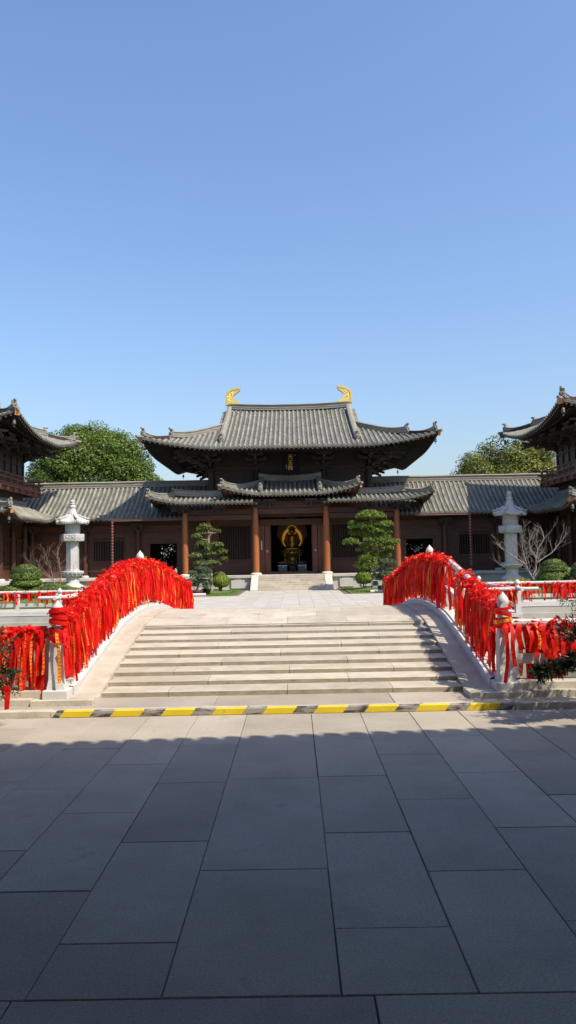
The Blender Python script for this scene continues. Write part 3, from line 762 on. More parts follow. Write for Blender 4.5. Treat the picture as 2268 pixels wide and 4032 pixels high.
# ------------------------------------------------------------------ curved tiled roofs
class Roof:
    """hipped (or hip-and-gable) tiled roof; u = depth as a share of the hip depth"""
    def __init__(s, cx, cy, a, b, hx, hy, ze, prof, lift, T, flare=.15, ufull=None, g=None, sp=.31, r=.085):
        r *= .98
        s.cx, s.cy, s.a, s.b, s.hx, s.hy, s.ze, s.prof, s.lift, s.T, s.flare = cx, cy, a, b, hx, hy, ze, prof, lift, T, flare
        s.ufull, s.g, s.sp, s.r = ufull, g, sp, r
    def dims(s, side): return (s.a, s.hy, s.hx) if side in 'SN' else (s.b, s.hx, s.hy)
    def P(s, side, t, u, dz=0.):
        hl, Ds, Do = s.dims(side); tcn = (hl - abs(t)) / Do
        w = max(0., 1 - tcn / s.T) * max(0., 1 - u / s.T)
        z = s.ze + s.prof(u) + s.lift * w ** 1.8 + dz; f = s.flare * w ** 1.5
        d = u * Ds - f; tt = t + math.copysign(f, t) if abs(t) > .01 else t
        if side == 'S': return Vector((s.cx + tt, s.cy - s.b + d, z))
        if side == 'N': return Vector((s.cx - tt, s.cy + s.b - d, z))
        if side == 'E': return Vector((s.cx + s.a - d, s.cy + tt, z))
        return Vector((s.cx - s.a + d, s.cy - tt, z))
    def umax(s, side, t, inside=None):
        hl, Ds, Do = s.dims(side); u = max(0., (hl - abs(t)) / Do)
        if side in 'SN' and s.g is not None:
            if (abs(t) < s.g - 1e-4) if inside is None else inside: return s.ufull
        return min(u, 1.)
    def axes(s, side):
        o = {'S': Vector((0, -1, 0)), 'N': Vector((0, 1, 0)), 'E': Vector((1, 0, 0)), 'W': Vector((-1, 0, 0))}[side]
        return o, {'S': Vector((1, 0, 0)), 'N': Vector((-1, 0, 0)), 'E': Vector((0, 1, 0)), 'W': Vector((0, -1, 0))}[side]
    def tiles(s, mb, side, t0=None, t1=None, nd=9):
        hl = s.dims(side)[0]; o, q = s.axes(side); Ds = s.dims(side)[1]
        t0 = -hl if t0 is None else t0; t1 = hl if t1 is None else t1
        sp = s.sp
        if side in 'SN' and s.g: sp = s.g / round(s.g / s.sp)
        nb = int(math.ceil(hl / sp)); bounds = sorted(set([max(-hl, min(hl, j * sp)) for j in range(-nb, nb + 1)]))
        for ta, tb in zip(bounds[:-1], bounds[1:]):
            if tb < t0 + 1e-6 or ta > t1 - 1e-6: continue
            tm = (ta + tb) / 2; ins = (abs(tm) < s.g) if (s.g is not None and side in 'SN') else None
            cid = RND.random() * 90
            ua, ub = s.umax(side, ta, ins), s.umax(side, tb, ins)
            vs = []; uv = []
            for k in range(nd + 1):
                f = k / nd
                for t, um in ((ta, ua), (tb, ub)):
                    vs.append(s.P(side, t, um * f, -.0 if True else 0)); uv.append((cid, um * f * Ds))
            fs = [(2 * k, 2 * k + 1, 2 * k + 3, 2 * k + 2) for k in range(nd)]
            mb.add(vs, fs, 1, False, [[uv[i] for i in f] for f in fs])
            # fascia of the pan row
            e0, e1 = s.P(side, ta, 0), s.P(side, tb, 0); dz = Vector((0, 0, -.075))
            em = (e0 + e1) / 2 + o * .015 + dz * 1.5
            mb.add([e0, e1, e1 + dz, em, e0 + dz], [(0, 4, 3, 2, 1)], 1, False, lambda i: (cid, .05))
        for ta in bounds:
            if ta < t0 - 1e-6 or ta > t1 + 1e-6 or abs(ta) > hl - .12: continue
            ins = None
            um = s.umax(side, ta)
            if um * Ds < .22: continue
            cid = RND.random() * 90; n = 6; r = s.r; vs = []; uv = []
            for k in range(nd + 1):
                u = um * k / nd; c = s.P(side, ta, u) + q * RND.uniform(-.006, .006) + Vector((0, 0, RND.uniform(-.006, .006)))
                for j in range(n):
                    a = PI * j / (n - 1)
                    vs.append(c + q * (r * math.cos(a)) + Vector((0, 0, r * 1.25 * math.sin(a) - .01))); uv.append((cid, u * Ds))
            fs = []
            for k in range(nd):
                for j in range(n - 1): fs.append((k * n + j, k * n + j + 1, (k + 1) * n + j + 1, (k + 1) * n + j))
            mb.add(vs, fs, 0, True, [[uv[i] for i in f] for f in fs])
            c = s.P(side, ta, 0) + o * .01 + Vector((0, 0, .012)); m = 10
            disc = [c + q * (r * 1.12 * math.cos(2 * PI * j / m)) + Vector((0, 0, r * 1.12 * math.sin(2 * PI * j / m))) for j in range(m)]
            mb.add([p for p in disc] + [p - o * .08 for p in disc], [tuple(range(m))] + [(j, j + m, (j + 1) % m + m, (j + 1) % m) for j in range(m)], 0, False, lambda i: (cid, .2))
            c2 = c + o * .004
            mb.add([c2 + (p - c) * .62 for p in disc], [tuple(range(m))], 1, False, lambda i: (cid, .2))
    def soffit(s, mb, side, over, t0=None, t1=None, thick=.13, n=30, z_in=None):
        hl, Ds, Do = s.dims(side); t0 = -hl if t0 is None else t0; t1 = hl if t1 is None else t1
        uo = over / Ds; vs = []; m = 4
        for i in range(n + 1):
            t = lerp(t0, t1, i / n); um = min(uo, max(0, (hl - abs(t)) / Do))
            for k in range(m + 1): vs.append(s.P(side, t, um * k / m, -thick))
        fs = [(i * (m + 1) + k, i * (m + 1) + k + 1, (i + 1) * (m + 1) + k + 1, (i + 1) * (m + 1) + k) for i in range(n) for k in range(m)]
        mb.add(vs, fs, 0)
        vs = []
        for i in range(n + 1):
            t = lerp(t0, t1, i / n); vs += [s.P(side, t, .0, -.05), s.P(side, t, .0, -thick)]
        mb.add(vs, [(2 * i, 2 * i + 1, 2 * i + 3, 2 * i + 2) for i in range(n)], 0)
    def rafters(s, mb, side, over, t0=None, t1=None, sp=.29, thick=.13, inset=.09, rows=2, sz=.085):
        hl, Ds, Do = s.dims(side); t0 = -hl if t0 is None else t0; t1 = hl if t1 is None else t1
        k = int((t1 - t0) / sp)
        for i in range(k + 1):
            t = t0 + (t1 - t0 - k * sp) / 2 + i * sp; lim = (hl - abs(t)) / Do * Ds
            for row in range(rows):
                st = inset + row * min(.75, over * .3); dz = -thick - sz / 2 - row * (sz + .015)
                en = min(over, lim)
                if en - st < .12: continue
                nseg = 3 if en - st > 1.2 else 1
                pts = [s.P(side, t, lerp(st, en, q / nseg) / Ds, dz) for q in range(nseg + 1)]
                for q in range(nseg):
                    if row == 1:
                        mb.tube([pts[q], pts[q + 1]], sz * .5, 6, 0, q == 0)
                        if q == 0:
                            o, ax = s.axes(side); c = pts[0] + o * .003
                            mb.add([c + ax * (sz * .5 * math.cos(2 * PI * j / 8)) + Vector((0, 0, sz * .5 * math.sin(2 * PI * j / 8))) for j in range(8)], [tuple(range(8))], 1)
                    else: mb.beam(pts[q], pts[q + 1], sz, sz, 0, 1 if q == 0 else None)
    def hip(s, mb, sx, sy, w, h, u0=0.02, u1=1., n=10, curl=.12):
        """ridge along the hip of corner (sx, sy)"""
        side = 'S' if sy < 0 else 'N'; sg = sx if side == 'S' else -sx; pts = []
        for i in range(n + 1):
            u = lerp(u0, u1, i / n); t = sg * (s.a - u * s.hx)
            pts.append(s.P(side, t, u, -.02 + curl * max(0, 1 - i / n * 2.5) ** 2))
        mb.sweep(pts, w, h); return pts

def beast(mb, p, d, s=1.):
    """ridge-end ornament: mask block, eyes, snout, round cap tile"""
    p = Vector(p); d = Vector((d[0], d[1], 0)).normalized(); q = Vector((-d.y, d.x, 0)); Z = Vector((0, 0, 1))
    def B(a, b, w, h0, h1, mi=0):
        vs = []
        for (k, lo, hi) in ((a, h0[0], h0[1]), (b, h1[0], h1[1])):
            for x, z in ((-w, lo), (w, lo), (w, hi), (-w, hi)): vs.append(p + d * k * s + q * x * s + Z * z * s)
        mb.add(vs, [(3, 2, 1, 0), (4, 5, 6, 7), (0, 1, 5, 4), (1, 2, 6, 5), (2, 3, 7, 6), (3, 0, 4, 7)])
    B(-.16, -.05, .15, (0, .46), (-.02, .52)); B(-.05, .07, .12, (.02, .34), (.05, .28)); B(-.05, .10, .09, (.06, .13), (.04, .10))
    for sg in (-1, 1):
        mb.ell(p + d * .06 * s + q * .06 * sg * s + Z * .29 * s, (.04 * s,) * 3, 8, 6); mb.ell(p + d * .02 * s + q * .13 * sg * s + Z * .2 * s, (.045 * s, .045 * s, .09 * s), 8, 6)
    mb.ell(p + d * .10 * s + Z * .2 * s, (.055 * s,) * 3, 8, 6)
    mb.tube([p - d * .12 * s + Z * .50 * s, p + d * .12 * s + Z * .55 * s], .075 * s, 10)

def bracket(mb, x, y, z0, out, s=1., reach=1.6, tiers=3):
    """bracket set on a column head: stepped arms outward and sideways, bearing blocks, slanted lever"""
    p = Vector((x, y, z0)); o = Vector((out[0], out[1], 0)).normalized(); q = Vector((-o.y, o.x, 0)); Z = Vector((0, 0, 1))
    def blk(c, w, h):
        vs = []
        for z, k in ((0, .7), (h * .45, 1.), (h, 1.)):
            for a, b in ((-1, -1), (1, -1), (1, 1), (-1, 1)): vs.append(c + o * a * w / 2 * k + q * b * w / 2 * k + Z * z)
        mb.add(vs, [(3, 2, 1, 0), (8, 9, 10, 11)] + [(r + k, r + (k + 1) % 4, r + 4 + (k + 1) % 4, r + 4 + k) for r in (0, 4) for k in range(4)])
    def arm(c, d, l, h, w):
        e = d.cross(Z); pr = [(-l, h), (-l, h * .45), (-l * .72, 0), (l * .72, 0), (l, h * .45), (l, h)]
        vs = [c + d * a + Z * b - e * w / 2 for a, b in pr] + [c + d * a + Z * b + e * w / 2 for a, b in pr]
        mb.add(vs, [tuple(range(6)), tuple(range(11, 5, -1))] + [(i, i + 6, (i + 1) % 6 + 6, (i + 1) % 6) for i in range(6)])
    blk(p, .36 * s, .2 * s)
    st = reach / tiers
    for i in range(tiers):
        z = (.2 + .27 * i) * s; c = p + Z * z
        mb.beam(c - o * .2 + Z * .075 * s, c + o * (st * (i + 1) + .1) + Z * .075 * s, .15 * s, .15 * s)
        arm(c + o * st * i, q, (.52 + .2 * (i % 2)) * s, .17 * s, .14 * s)
        for e in (-1, 1): blk(c + o * st * i + q * e * (.42 + .2 * (i % 2)) * s + Z * .17 * s, .19 * s, .1 * s)
        blk(c + o * st * (i + 1) + Z * .15 * s, .19 * s, .1 * s)
    mb.beam(p - o * .2 + Z * (.2 + .27 * tiers + .25) * s, p + o * (reach * 1.15) + Z * (.27 * tiers - .2) * s, .13 * s, .18 * s)
    arm(p + o * reach + Z * (.2 + .27 * (tiers - .2)) * s, q, .6 * s, .17 * s, .14 * s)

BELLS = []
bell_proto = [None]
def wind_bell(p, s, label):
    if bell_proto[0] is None:
        r = thing('wind_bell', label, 'bell', p, 'wind bells under the eave corners'); mb = MB()
        mb.lathe([(.012, .30), (.02, .29), (.035, .285), (.07, .25), (.085, .18), (.09, .06), (.105, .0), (.09, .0), (.06, .1)][::-1], 0, 0, 12, 0, True, 0, -.42); mb.tube([(0, 0, 0), (0, 0, -.13)], .008, 5)
        mb.build('bell_body', M['bronze'], r, True)
        mb = MB(); mb.tube([(0, 0, -.3), (0, 0, -.5)], .008, 5); mb.prism([(-.07, -.56), (-.02, -.5), (.02, -.5), (.07, -.56), (.02, -.545), (0, -.58), (-.02, -.545)], 'y', -.006, .006); mb.build('clapper', M['bronze'], r, True)
        bell_proto[0] = r
    else: r = dup(bell_proto[0], p, 0, label, 'wind bells under the eave corners')
    r.scale = (s, s, s)

def hip_end_block(mb, roof, sx, sy, s=1.):
    side = 'S' if sy < 0 else 'N'; sg = sx if side == 'S' else -sx
    c = roof.P(side, sg * (roof.a - .02), .0, -.17); d = Vector((sx, sy, 0)).normalized(); e = roof.P(side, sg * (roof.a - .9 * roof.hx), .9, -.24)
    e2 = c + (e - c) * (min(1., 2.2 / max(.1, (e - c).length)))
    mb.beam(c + d * .06, e2, .20 * s, .20 * s, 0, 1)
    return c

HX = -.17
# ------------------------------------------------------------------ stone platform and stairs of the hall
PF = thing('stone_platform', 'long pale stone platform carrying the hall and its galleries', 'platform', (HX, 48.1, 0))
mb = MB()
mb.box(-24, 24, 48.22, 66, -.2, .74); mb.box(-24, 24, 48.20, 66, .0, .10)
mb.build('platform_wall', M['hall_stone'], PF)
mb = MB(); x = -24.
while x < 24:
    w = RND.uniform(1.5, 2.2); mb.box(x + .004, min(24, x + w) - .004, 48.08, 66, .743, .90, 0, bev=.01); x += w
mb.build('platform_coping', M['hall_stone'], PF)
for x in (-7.6, -5.1, -3.55, 3.25, 4.6, 7.3):     # stepped pilaster stones on the face
    mb = MB(); mb.box(x - .42, x + .42, 48.12, 48.2, .1, .62); mb.box(x - .25, x + .25, 48.13, 48.2, .62, .74); mb.build('face_stone', M['hall_stone'], PF)
ST = thing('stone_stairs', 'seven low pale stone steps between two sloping cheeks, below the hall door', 'stairs', (HX, 46.2, 0))
for k in range(7):
    mb = MB(); z1 = .9 * (k + 1) / 7 - (.0 if k < 6 else .004); y0 = 46.25 + .265 * k; x = HX - 2.05
    while x < HX + 2.04:
        w = min(RND.uniform(.8, 1.6), HX + 2.05 - x); mb.box(x + .003, x + w - .003, y0, min(48.07, y0 + .36) if k < 6 else 48.078, z1 - .128, z1, 0, bev=.008); x += w
    mb.build('stair_step', [M['step']], ST)
for sg in (-1, 1):
    mb = MB(); xa, xb = sorted((HX + sg * 2.055, HX + sg * 2.5))
    mb.prism([(46.15, 0), (46.15, .05), (48.0, .905), (48.077, .905), (48.077, 0)], 'x', xa, xb); mb.build('stair_cheek', M['hall_stone'], ST)

# ------------------------------------------------------------------ main hall
HALL = thing('temple_hall', 'dark timber temple hall with grey tiled roof and golden ridge ends, in the centre', 'temple', (HX, 56, .9))
prof_main = lambda u: 3.87 * (.86 * (u * 4.7 / 8.5) + .14 * (u * 4.7 / 8.5) ** 2)
RF = Roof(HX, 55.5, 9.0, 8.5, 4.7, 4.7, 8.83, prof_main, .72, 1.0, .22, 8.5 / 4.7, 4.3, .30, .085)
mb = MB(); RF.tiles(mb, 'S', nd=16); RF.tiles(mb, 'E'); RF.tiles(mb, 'W'); RF.tiles(mb, 'N', nd=8)
# verge tiles standing out beyond the gables
for sg in (-1, 1):
    for k in range(16):
        u = 1.06 + (8.5 / 4.7 - 1.08) * k / 15
        for sd, tt in (('S', sg * 4.3), ('N', -sg * 4.3)):
            p = RF.P(sd, tt, u, .02); mb.tube([p, p + Vector((sg * .52, 0, -.05))], .07, 6, 0)
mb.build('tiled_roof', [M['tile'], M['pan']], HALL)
mb = MB()
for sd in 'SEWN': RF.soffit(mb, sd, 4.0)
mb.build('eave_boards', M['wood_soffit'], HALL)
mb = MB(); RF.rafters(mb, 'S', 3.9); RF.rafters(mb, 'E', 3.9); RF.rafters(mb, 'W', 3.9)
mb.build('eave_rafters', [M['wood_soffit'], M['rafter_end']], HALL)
for sx in (-1, 1):
    for sy in (-1, 1): mb = MB(); hip_end_block(mb, RF, sx, sy, 1.2); mb.build('corner_rafter', [M['wood_dark'], M['hip_end']], HALL)
# gables
for sg in (-1, 1):
    mb = MB(); x = HX + sg * 4.22; pts = [(55.5 - 3.8, 10.4)] + [(55.5 - 3.8 * (1 - k / 6), 10.6 + 2.0 * (k / 6) ** 1.05) for k in range(7)] + [(55.5 + 3.8 * k / 6, 12.6 - 2.0 * (k / 6) ** .95) for k in range(1, 7)] + [(55.5 + 3.8, 10.4)]
    mb.prism(pts, 'x', x - .05, x + .05); mb.build('gable_wall', M['wood_dark'], HALL)
def ridge_line(x0, x1, y, z, rise, n=20):
    xm = (x0 + x1) / 2; return [(lerp(x0, x1, k / n), y, z + rise * abs(2 * k / n - 1) ** 2.6) for k in range(n + 1)]
mb = MB(); mb.sweep(ridge_line(HX - 4.4, HX + 4.4, 55.5, 12.70, .16), .40, .48); mb.build('main_ridge', M['ridge'], HALL)
for sg in (-1, 1):
    mb = MB(); pts = [RF.P('S', sg * 4.32, lerp(1.80, .30, k / 12), -.02) for k in range(13)]; mb.sweep(pts, .27, [.50 - .10 * k / 12 for k in range(13)])
    beast(mb, pts[-1] + Vector((0, -.12, 0)), (0, -1), 1.0); mb.build('descending_ridge', M['ridge'], HALL)
    mb = MB()
    pts = RF.hip(mb, sg, -1, .23, .42, .34, 1.02, 10, .16); beast(mb, pts[0] + Vector((sg * .08, -.08, .02)), (sg, -1), .95)
    pts = RF.hip(mb, sg, -1, .2, .27, .04, .36, 6, .16); beast(mb, pts[0] + Vector((sg * .05, -.05, 0)), (sg, -1), .85)
    c = RF.P('S', sg * 9.0, 0, .02); d = Vector((sg, -1, 0)).normalized(); mb.tube([c - d * .3, c + d * .22], .09, 10)
    mb.build('hip_ridge', M['ridge'], HALL)
    mb = MB(); pts = RF.hip(mb, sg, 1, .23, .42, .05, 1.0, 8, .16); beast(mb, pts[0], (sg, 1), .9); mb.build('hip_ridge', M['ridge'], HALL)
# golden ridge ends
def ridge_end(sg):
    pr = [(365, 985), (890, 985), (890, 880), (830, 850), (750, 770), (700, 690), (682, 640), (700, 600), (780, 530), (870, 470), (930, 405), (905, 395), (945, 310), (800, 330), (640, 352), (540, 400), (440, 480), (390, 560), (372, 650), (365, 800)]
    k = .0019; x0 = HX + sg * 4.62
    xz = [(x0 - sg * (px - 365) * k, 13.16 + (985 - py) * k) for px, py in pr]
    o = MB(); o.prism(xz, 'y', 55.5 - .20, 55.5 + .20)
    # fin band with grooves along the back, scales on the face
    outer = [(365, 985), (365, 900), (365, 800), (372, 650), (390, 560), (440, 480), (540, 400), (640, 352), (800, 330), (930, 308)]
    pts = []
    for (xa, ya), (xb, yb) in zip(outer[:-1], outer[1:]):
        m = max(1, int(math.hypot(xb - xa, yb - ya) / 42))
        for i in range(m): pts.append((lerp(xa, xb, i / m), lerp(ya, yb, i / m)))
    for i, ((xa, ya), (xb, yb)) in enumerate(zip(pts[:-1], pts[1:])):
        tx, ty = xb - xa, yb - ya; l = math.hypot(tx, ty); nx, ny = -ty / l, tx / l
        if nx * (600 - xa) + ny * (650 - ya) < 0: nx, ny = -nx, -ny
        q = [(xa + tx * .08, ya + ty * .08), (xa + tx * .9, ya + ty * .9), (xa + tx * .9 + nx * 75, ya + ty * .9 + ny * 75), (xa + tx * .08 + nx * 75, ya + ty * .08 + ny * 75)]
        o.prism([(x0 - sg * (a - 365) * k, 13.16 + (985 - b_) * k) for a, b_ in q], 'y', 55.5 - .245, 55.5 + .245)
    for i in range(7):
        a, b_ = 500 + (i % 2) * 60 + max(0, (3 - i)) * 45, 560 + i * 60
        o.ell((x0 - sg * (a - 365) * k, 55.5 - .2, 13.16 + (985 - b_) * k), (.05, .04, .05), 8, 6)
    for j, (dd, ww) in enumerate(((95, 10), (150, 8))):
        for i in range(3, len(pts) - 2):
            (xa, ya), (xb, yb) = pts[i], pts[i + 1]; tx, ty = xb - xa, yb - ya; l = math.hypot(tx, ty); nx, ny = -ty / l, tx / l
            if nx * (600 - xa) + ny * (650 - ya) < 0: nx, ny = -nx, -ny
            a, b_ = xa + nx * dd, ya + ny * dd
            if i < len(pts) - 6: o.ell((x0 - sg * (a - 365) * k, 55.5 - .205, 13.16 + (985 - b_) * k), (.045, .025, .045), 6, 4)
    o.build('golden_ridge_end', M['gold'], HALL)
for sg in (-1, 1): ridge_end(sg)
# upper storey: walls, columns, beams, brackets
UY = 51.0   # front of the upper storey
colx = [HX - 5.25, HX - 2.23, HX + 2.23, HX + 5.25]
mb = MB()
mb.box(HX - 5.2, HX + 5.2, UY + .06, UY + .2, 5.6, 9.1); mb.box(HX - 5.2, HX - 5.06, UY + .2, 61.4, 5.6, 9.1); mb.box(HX + 5.06, HX + 5.2, UY + .2, 61.4, 5.6, 9.1)
mb.box(HX - 5.2, HX + 5.2, 61.2, 61.34, .9, 9.1); mb.box(HX - 5.06, HX + 5.06, UY + .2, 61.2, 8.8, 8.9)
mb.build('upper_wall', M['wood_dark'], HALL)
for a, b in zip(colx[:-1], colx[1:]):
    mb = MB()
    for z, h, o_ in ((6.65, .10, .05), (7.33, .12, .06), (7.85, .26, .09), (8.3, .2, .05)): mb.box(a + .2, b - .2, UY + .06 - o_, UY + .055, z, z + h)
    for sgx, xe in ((1, a + .22), (-1, b - .22)):   # pale-edged cloud shapes at the beam ends
        for k, (l, z) in enumerate(((.95, 8.13), (.7, 7.62))):
            mb.prism([(xe, z), (xe + sgx * l * .8, z), (xe + sgx * l, z + .12), (xe + sgx * l * .9, z + .2), (xe, z + .2)], 'y', UY - .07, UY + .05)
    mb.build('wall_beams', M['wood_dark'], HALL)
for x in colx:
    mb = MB(); mb.lathe([(.23, 0), (.235, 1.5), (.21, 2.2), (.19, 2.35)], x, UY, 16, 0, True, 0, 5.5); mb.box(x - .28, x + .28, UY - .28, UY + .2, 7.81, 7.9)
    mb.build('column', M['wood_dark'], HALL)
    mb = MB(); bracket(mb, x, UY - .05, 7.9, (0, -1), 1.0, 1.9)
    if abs(x - HX) > 4: bracket(mb, x, UY - .05, 7.9, (math.copysign(1, x - HX), -1), 1.0, 2.6); bracket(mb, x, UY - .05, 7.9, (math.copysign(1, x - HX), 0), 1.0, 1.9)
    mb.build('bracket_set', M['wood_bracket'], HALL)
for sg in (-1, 1):
    for y in (54.2, 57.3, 60.3):
        mb = MB(); x = HX + sg * 5.25; mb.lathe([(.23, 0), (.235, 1.5), (.19, 2.35)], x, y, 12, 0, True, 0, 5.5); mb.build('column', M['wood_dark'], HALL)
        mb = MB(); bracket(mb, x, y, 7.9, (sg, 0), 1., 1.9)
        if y > 60: bracket(mb, x, y, 7.9, (sg, 1), 1., 2.6)
        mb.build('bracket_set', M['wood_bracket'], HALL)
for sg in (-1, 1):   # eave purlins carried by the brackets
    mb = MB(); mb.beam((HX + sg * 6.95, 48.95, 8.86), (HX + sg * 6.95, 62.1, 8.86), .16, .2)
    if sg < 0: mb.beam((HX - 6.95, 49.0, 8.86), (HX + 6.95, 49.0, 8.86), .16, .2)
    mb.build('eave_purlin', M['wood_soffit'], HALL)
# plaque with the hall's name in gold
def glyph(mb, ch, x, y, z, size, depth, mi):
    cu = bpy.data.curves.new('glyph', 'FONT'); cu.body = ch; cu.size = size; cu.extrude = depth; cu.resolution_u = 3; cu.offset = size * .004
    o = bpy.data.objects.new('glyph', cu); COL.objects.link(o); dg = bpy.context.evaluated_depsgraph_get()
    me = bpy.data.meshes.new_from_object(o.evaluated_get(dg))
    vs = [(x + v.co.x - size * .5, y - v.co.z, z + v.co.y - size * .36) for v in me.vertices]
    mb.add(vs, [tuple(p.vertices) for p in me.polygons], mi)
    bpy.data.objects.remove(o); bpy.data.curves.remove(cu); bpy.data.meshes.remove(me)
PL = thing('name_plaque', 'black plaque with three gold characters under the main eave', 'plaque', (HX + .08, 49.0, 8.05))
mb = MB(); X = HX + .07; vs = []
def plq(dx0, dx1, z0, z1, y, dep, mi): mb.box(X + dx0, X + dx1, y, y + dep, z0, z1, mi, bev=.01)
plq(-.48, .48, 7.36, 8.72, 49.02, .1, 0)
mb.build('board', M['black_lacquer'], PL)
mb = MB()
for sg in (-1, 1): mb.prism([(X + sg * .48, 7.34), (X + sg * .48, 8.76), (X + sg * .58, 8.82), (X + sg * .66, 8.66), (X + sg * .55, 8.46), (X + sg * .61, 8.06), (X + sg * .54, 7.78), (X + sg * .62, 7.5), (X + sg * .55, 7.3)], 'y', 48.98, 49.14)
mb.prism([(X - .54, 7.28), (X + .54, 7.28), (X + .48, 7.38), (X - .48, 7.38)], 'y', 48.985, 49.13); mb.prism([(X - .57, 8.80), (X + .57, 8.80), (X + .48, 8.70), (X - .48, 8.70)], 'y', 48.985, 49.13)
for sg in (-1, 1): mb.tube([(X + sg * .12, 48.98, 7.32), (X + sg * .12, 49.15, 7.32)], .07, 8)
mb.build('frame', M['black_lacquer'], PL)
mb = MB()
for ch, z in (('天', 8.43), ('王', 8.07), ('殿', 7.71)): glyph(mb, ch, X - .02, 49.005, z, .325, .012, 0)
for i, z in enumerate((7.85, 7.77, 7.67)): mb.box(X - .30, X - .26, 49.0, 49.016, z, z + .05)
mb.box(X + .27, X + .30, 49.0, 49.016, 8.48, 8.54)
mb.build('gold_lettering', M['bright_gold'], PL)

# entrance storey ------------------------------------------------------
def column(x, y, z0, z1, r, parent, mat='wood_column', base=True):
    mb = MB(); h = z1 - z0; mb.lathe([(r * .98, 0), (r * 1.03, h * .3), (r, h * .7), (r * .88, h - .05), (r * .8, h)], x, y, 20, 0, True, 0, z0); o = mb.build('column', M[mat], parent)
    if base:
        mb = MB(); mb.lathe([(r * 1.7, 0), (r * 1.75, .04), (r * 1.6, .10), (r * 1.25, .14), (r * 1.1, .145)], x, y, 20, 0, True, 0, .905); mb.build('column_base', M['stone_bead'], o)
    return o
for sg in (-1, 1):
    column(HX + sg * 2.24, 48.62, .95, 5.2, .21, HALL); column(HX + sg * 6.72, 48.62, .95, 4.95, .19, HALL)
    column(HX + sg * 5.4, 50.4, .95, 5.2, .17, HALL); column(HX + sg * 2.3, 50.4, .95, 5.2, .19, HALL)
mb = MB()
mb.box(HX - 2.05, HX + 2.05, 48.5, 48.72, 4.76, 5.08); mb.box(HX - 2.3, HX + 2.3, 48.52, 48.7, 5.12, 5.55); mb.box(HX - 2.05, HX + 2.05, 50.2, 50.4, 4.1, 4.5); mb.box(HX - 2.05, HX + 2.05, 50.25, 50.4, 4.62, 5.7)
for sg in (-1, 1):
    xa, xb = sorted((HX + sg * 2.45, HX + sg * 6.55)); mb.box(xa, xb, 48.54, 48.7, 4.42, 4.72); mb.box(xa, xb, 48.56, 48.68, 4.78, 5.1)
mb.build('lintels', M['wood_wall'], HALL)
for x in (HX - 2.24, HX - 1.3, HX + 1.3, HX + 2.24): mb = MB(); bracket(mb, x, 48.55, 5.1, (0, -1), .62, .7, 2); mb.build('bracket_set', M['wood_bracket'], HALL)
for sg in (-1, 1):
    for x in (6.72, 4.5):
        mb = MB(); bracket(mb, HX + sg * x, 48.58, 4.78, (0, -1), .55, .7, 2)
        if x > 5: bracket(mb, HX + sg * 6.72, 48.58, 4.78, (sg, -1), .55, .9, 2)
        mb.build('bracket_set', M['wood_bracket'], HALL)
# front wall: panels, door frame, barred windows
mb = MB()
for sg in (-1, 1):
    xa, xb = sorted((HX + sg * 2.45, HX + sg * 5.35)); mb.box(xa, xb, 50.45, 50.6, .9, 1.78)
    mb.box(xa, xb, 50.45, 50.6, 4.18, 5.6)
    xa, xb = sorted((HX + sg * 4.82, HX + sg * 5.3)); mb.box(xa, xb, 50.45, 50.6, 1.78, 4.18)
    xa, xb = sorted((HX + sg * 2.42, HX + sg * 2.58)); mb.box(xa, xb, 50.45, 50.6, 1.78, 4.18)
    xa, xb = sorted((HX + sg * 5.5, HX + sg * 6.9)); mb.box(xa, xb, 50.45, 50.6, .9, 5.2)
    xa, xb = sorted((HX + sg * 5.22, HX + sg * 5.32)); mb.box(xa, xb, 50.6, 61.2, .9, 5.7)
mb.box(HX - 5.3, HX + 5.3, 50.46, 51.05, 5.62, 5.7)
mb.build('front_wall', M['wood_wall'], HALL)
DR = MB()
for sg in (-1, 1):
    xa, xb = sorted((HX + sg * 1.42, HX + sg * 1.72)); DR.box(xa, xb, 50.4, 50.62, .9, 4.12)
    xa, xb = sorted((HX + sg * 1.76, HX + sg * 2.0)); DR.box(xa, xb, 50.44, 50.6, .9, 4.12)
    xa, xb = sorted((HX + sg * 2.0, HX + sg * 2.12)); DR.box(xa, xb, 50.36, 50.6, .9, 4.12)
DR.box(HX - 1.42, HX + 1.42, 50.42, 50.6, .9, 1.06); DR.build('door_frame', M['wood_red'], HALL)
for sg in (-1, 1): mb = MB(); mb.box(*sorted((HX + sg * 1.36, HX + sg * 1.44)), 50.62, 52.0, 1.0, 4.1); mb.build('door_leaf', M['wood_red'], HALL)
def window(parent, x0, x1, y, z0, z1, nb, mat_bar='wood_dark', back=True):
    f = MB(); t = .09
    f.box(x0 - t, x1 + t, y - .05, y + .06, z1, z1 + t); f.box(x0 - t, x1 + t, y - .05, y + .06, z0 - t, z0); f.box(x0 - t, x0, y - .05, y + .06, z0, z1); f.box(x1, x1 + t, y - .05, y + .06, z0, z1)
    o = f.build('window', M['wood_wall'], parent); b = MB()
    for k in range(nb):
        x = lerp(x0, x1, (k + .5) / nb); w = (x1 - x0) / nb * .31; b.prism([(x - w, y), (x, y - .04), (x + w, y), (x, y + .03)], 'z', z0, z1)
    b.build('bars', M[mat_bar], o)
    if back: q = MB(); q.box(x0, x1, y + .075, y + .09, z0, z1); q.build('dark_backing', M['dark_inside'], o)  # dark sheet standing in for the unlit space behind the bars
for sg in (-1, 1):
    xa, xb = sorted((HX + sg * 2.67, HX + sg * 4.75)); window(HALL, xa, xb, 50.48, 1.9, 4.08, 13)
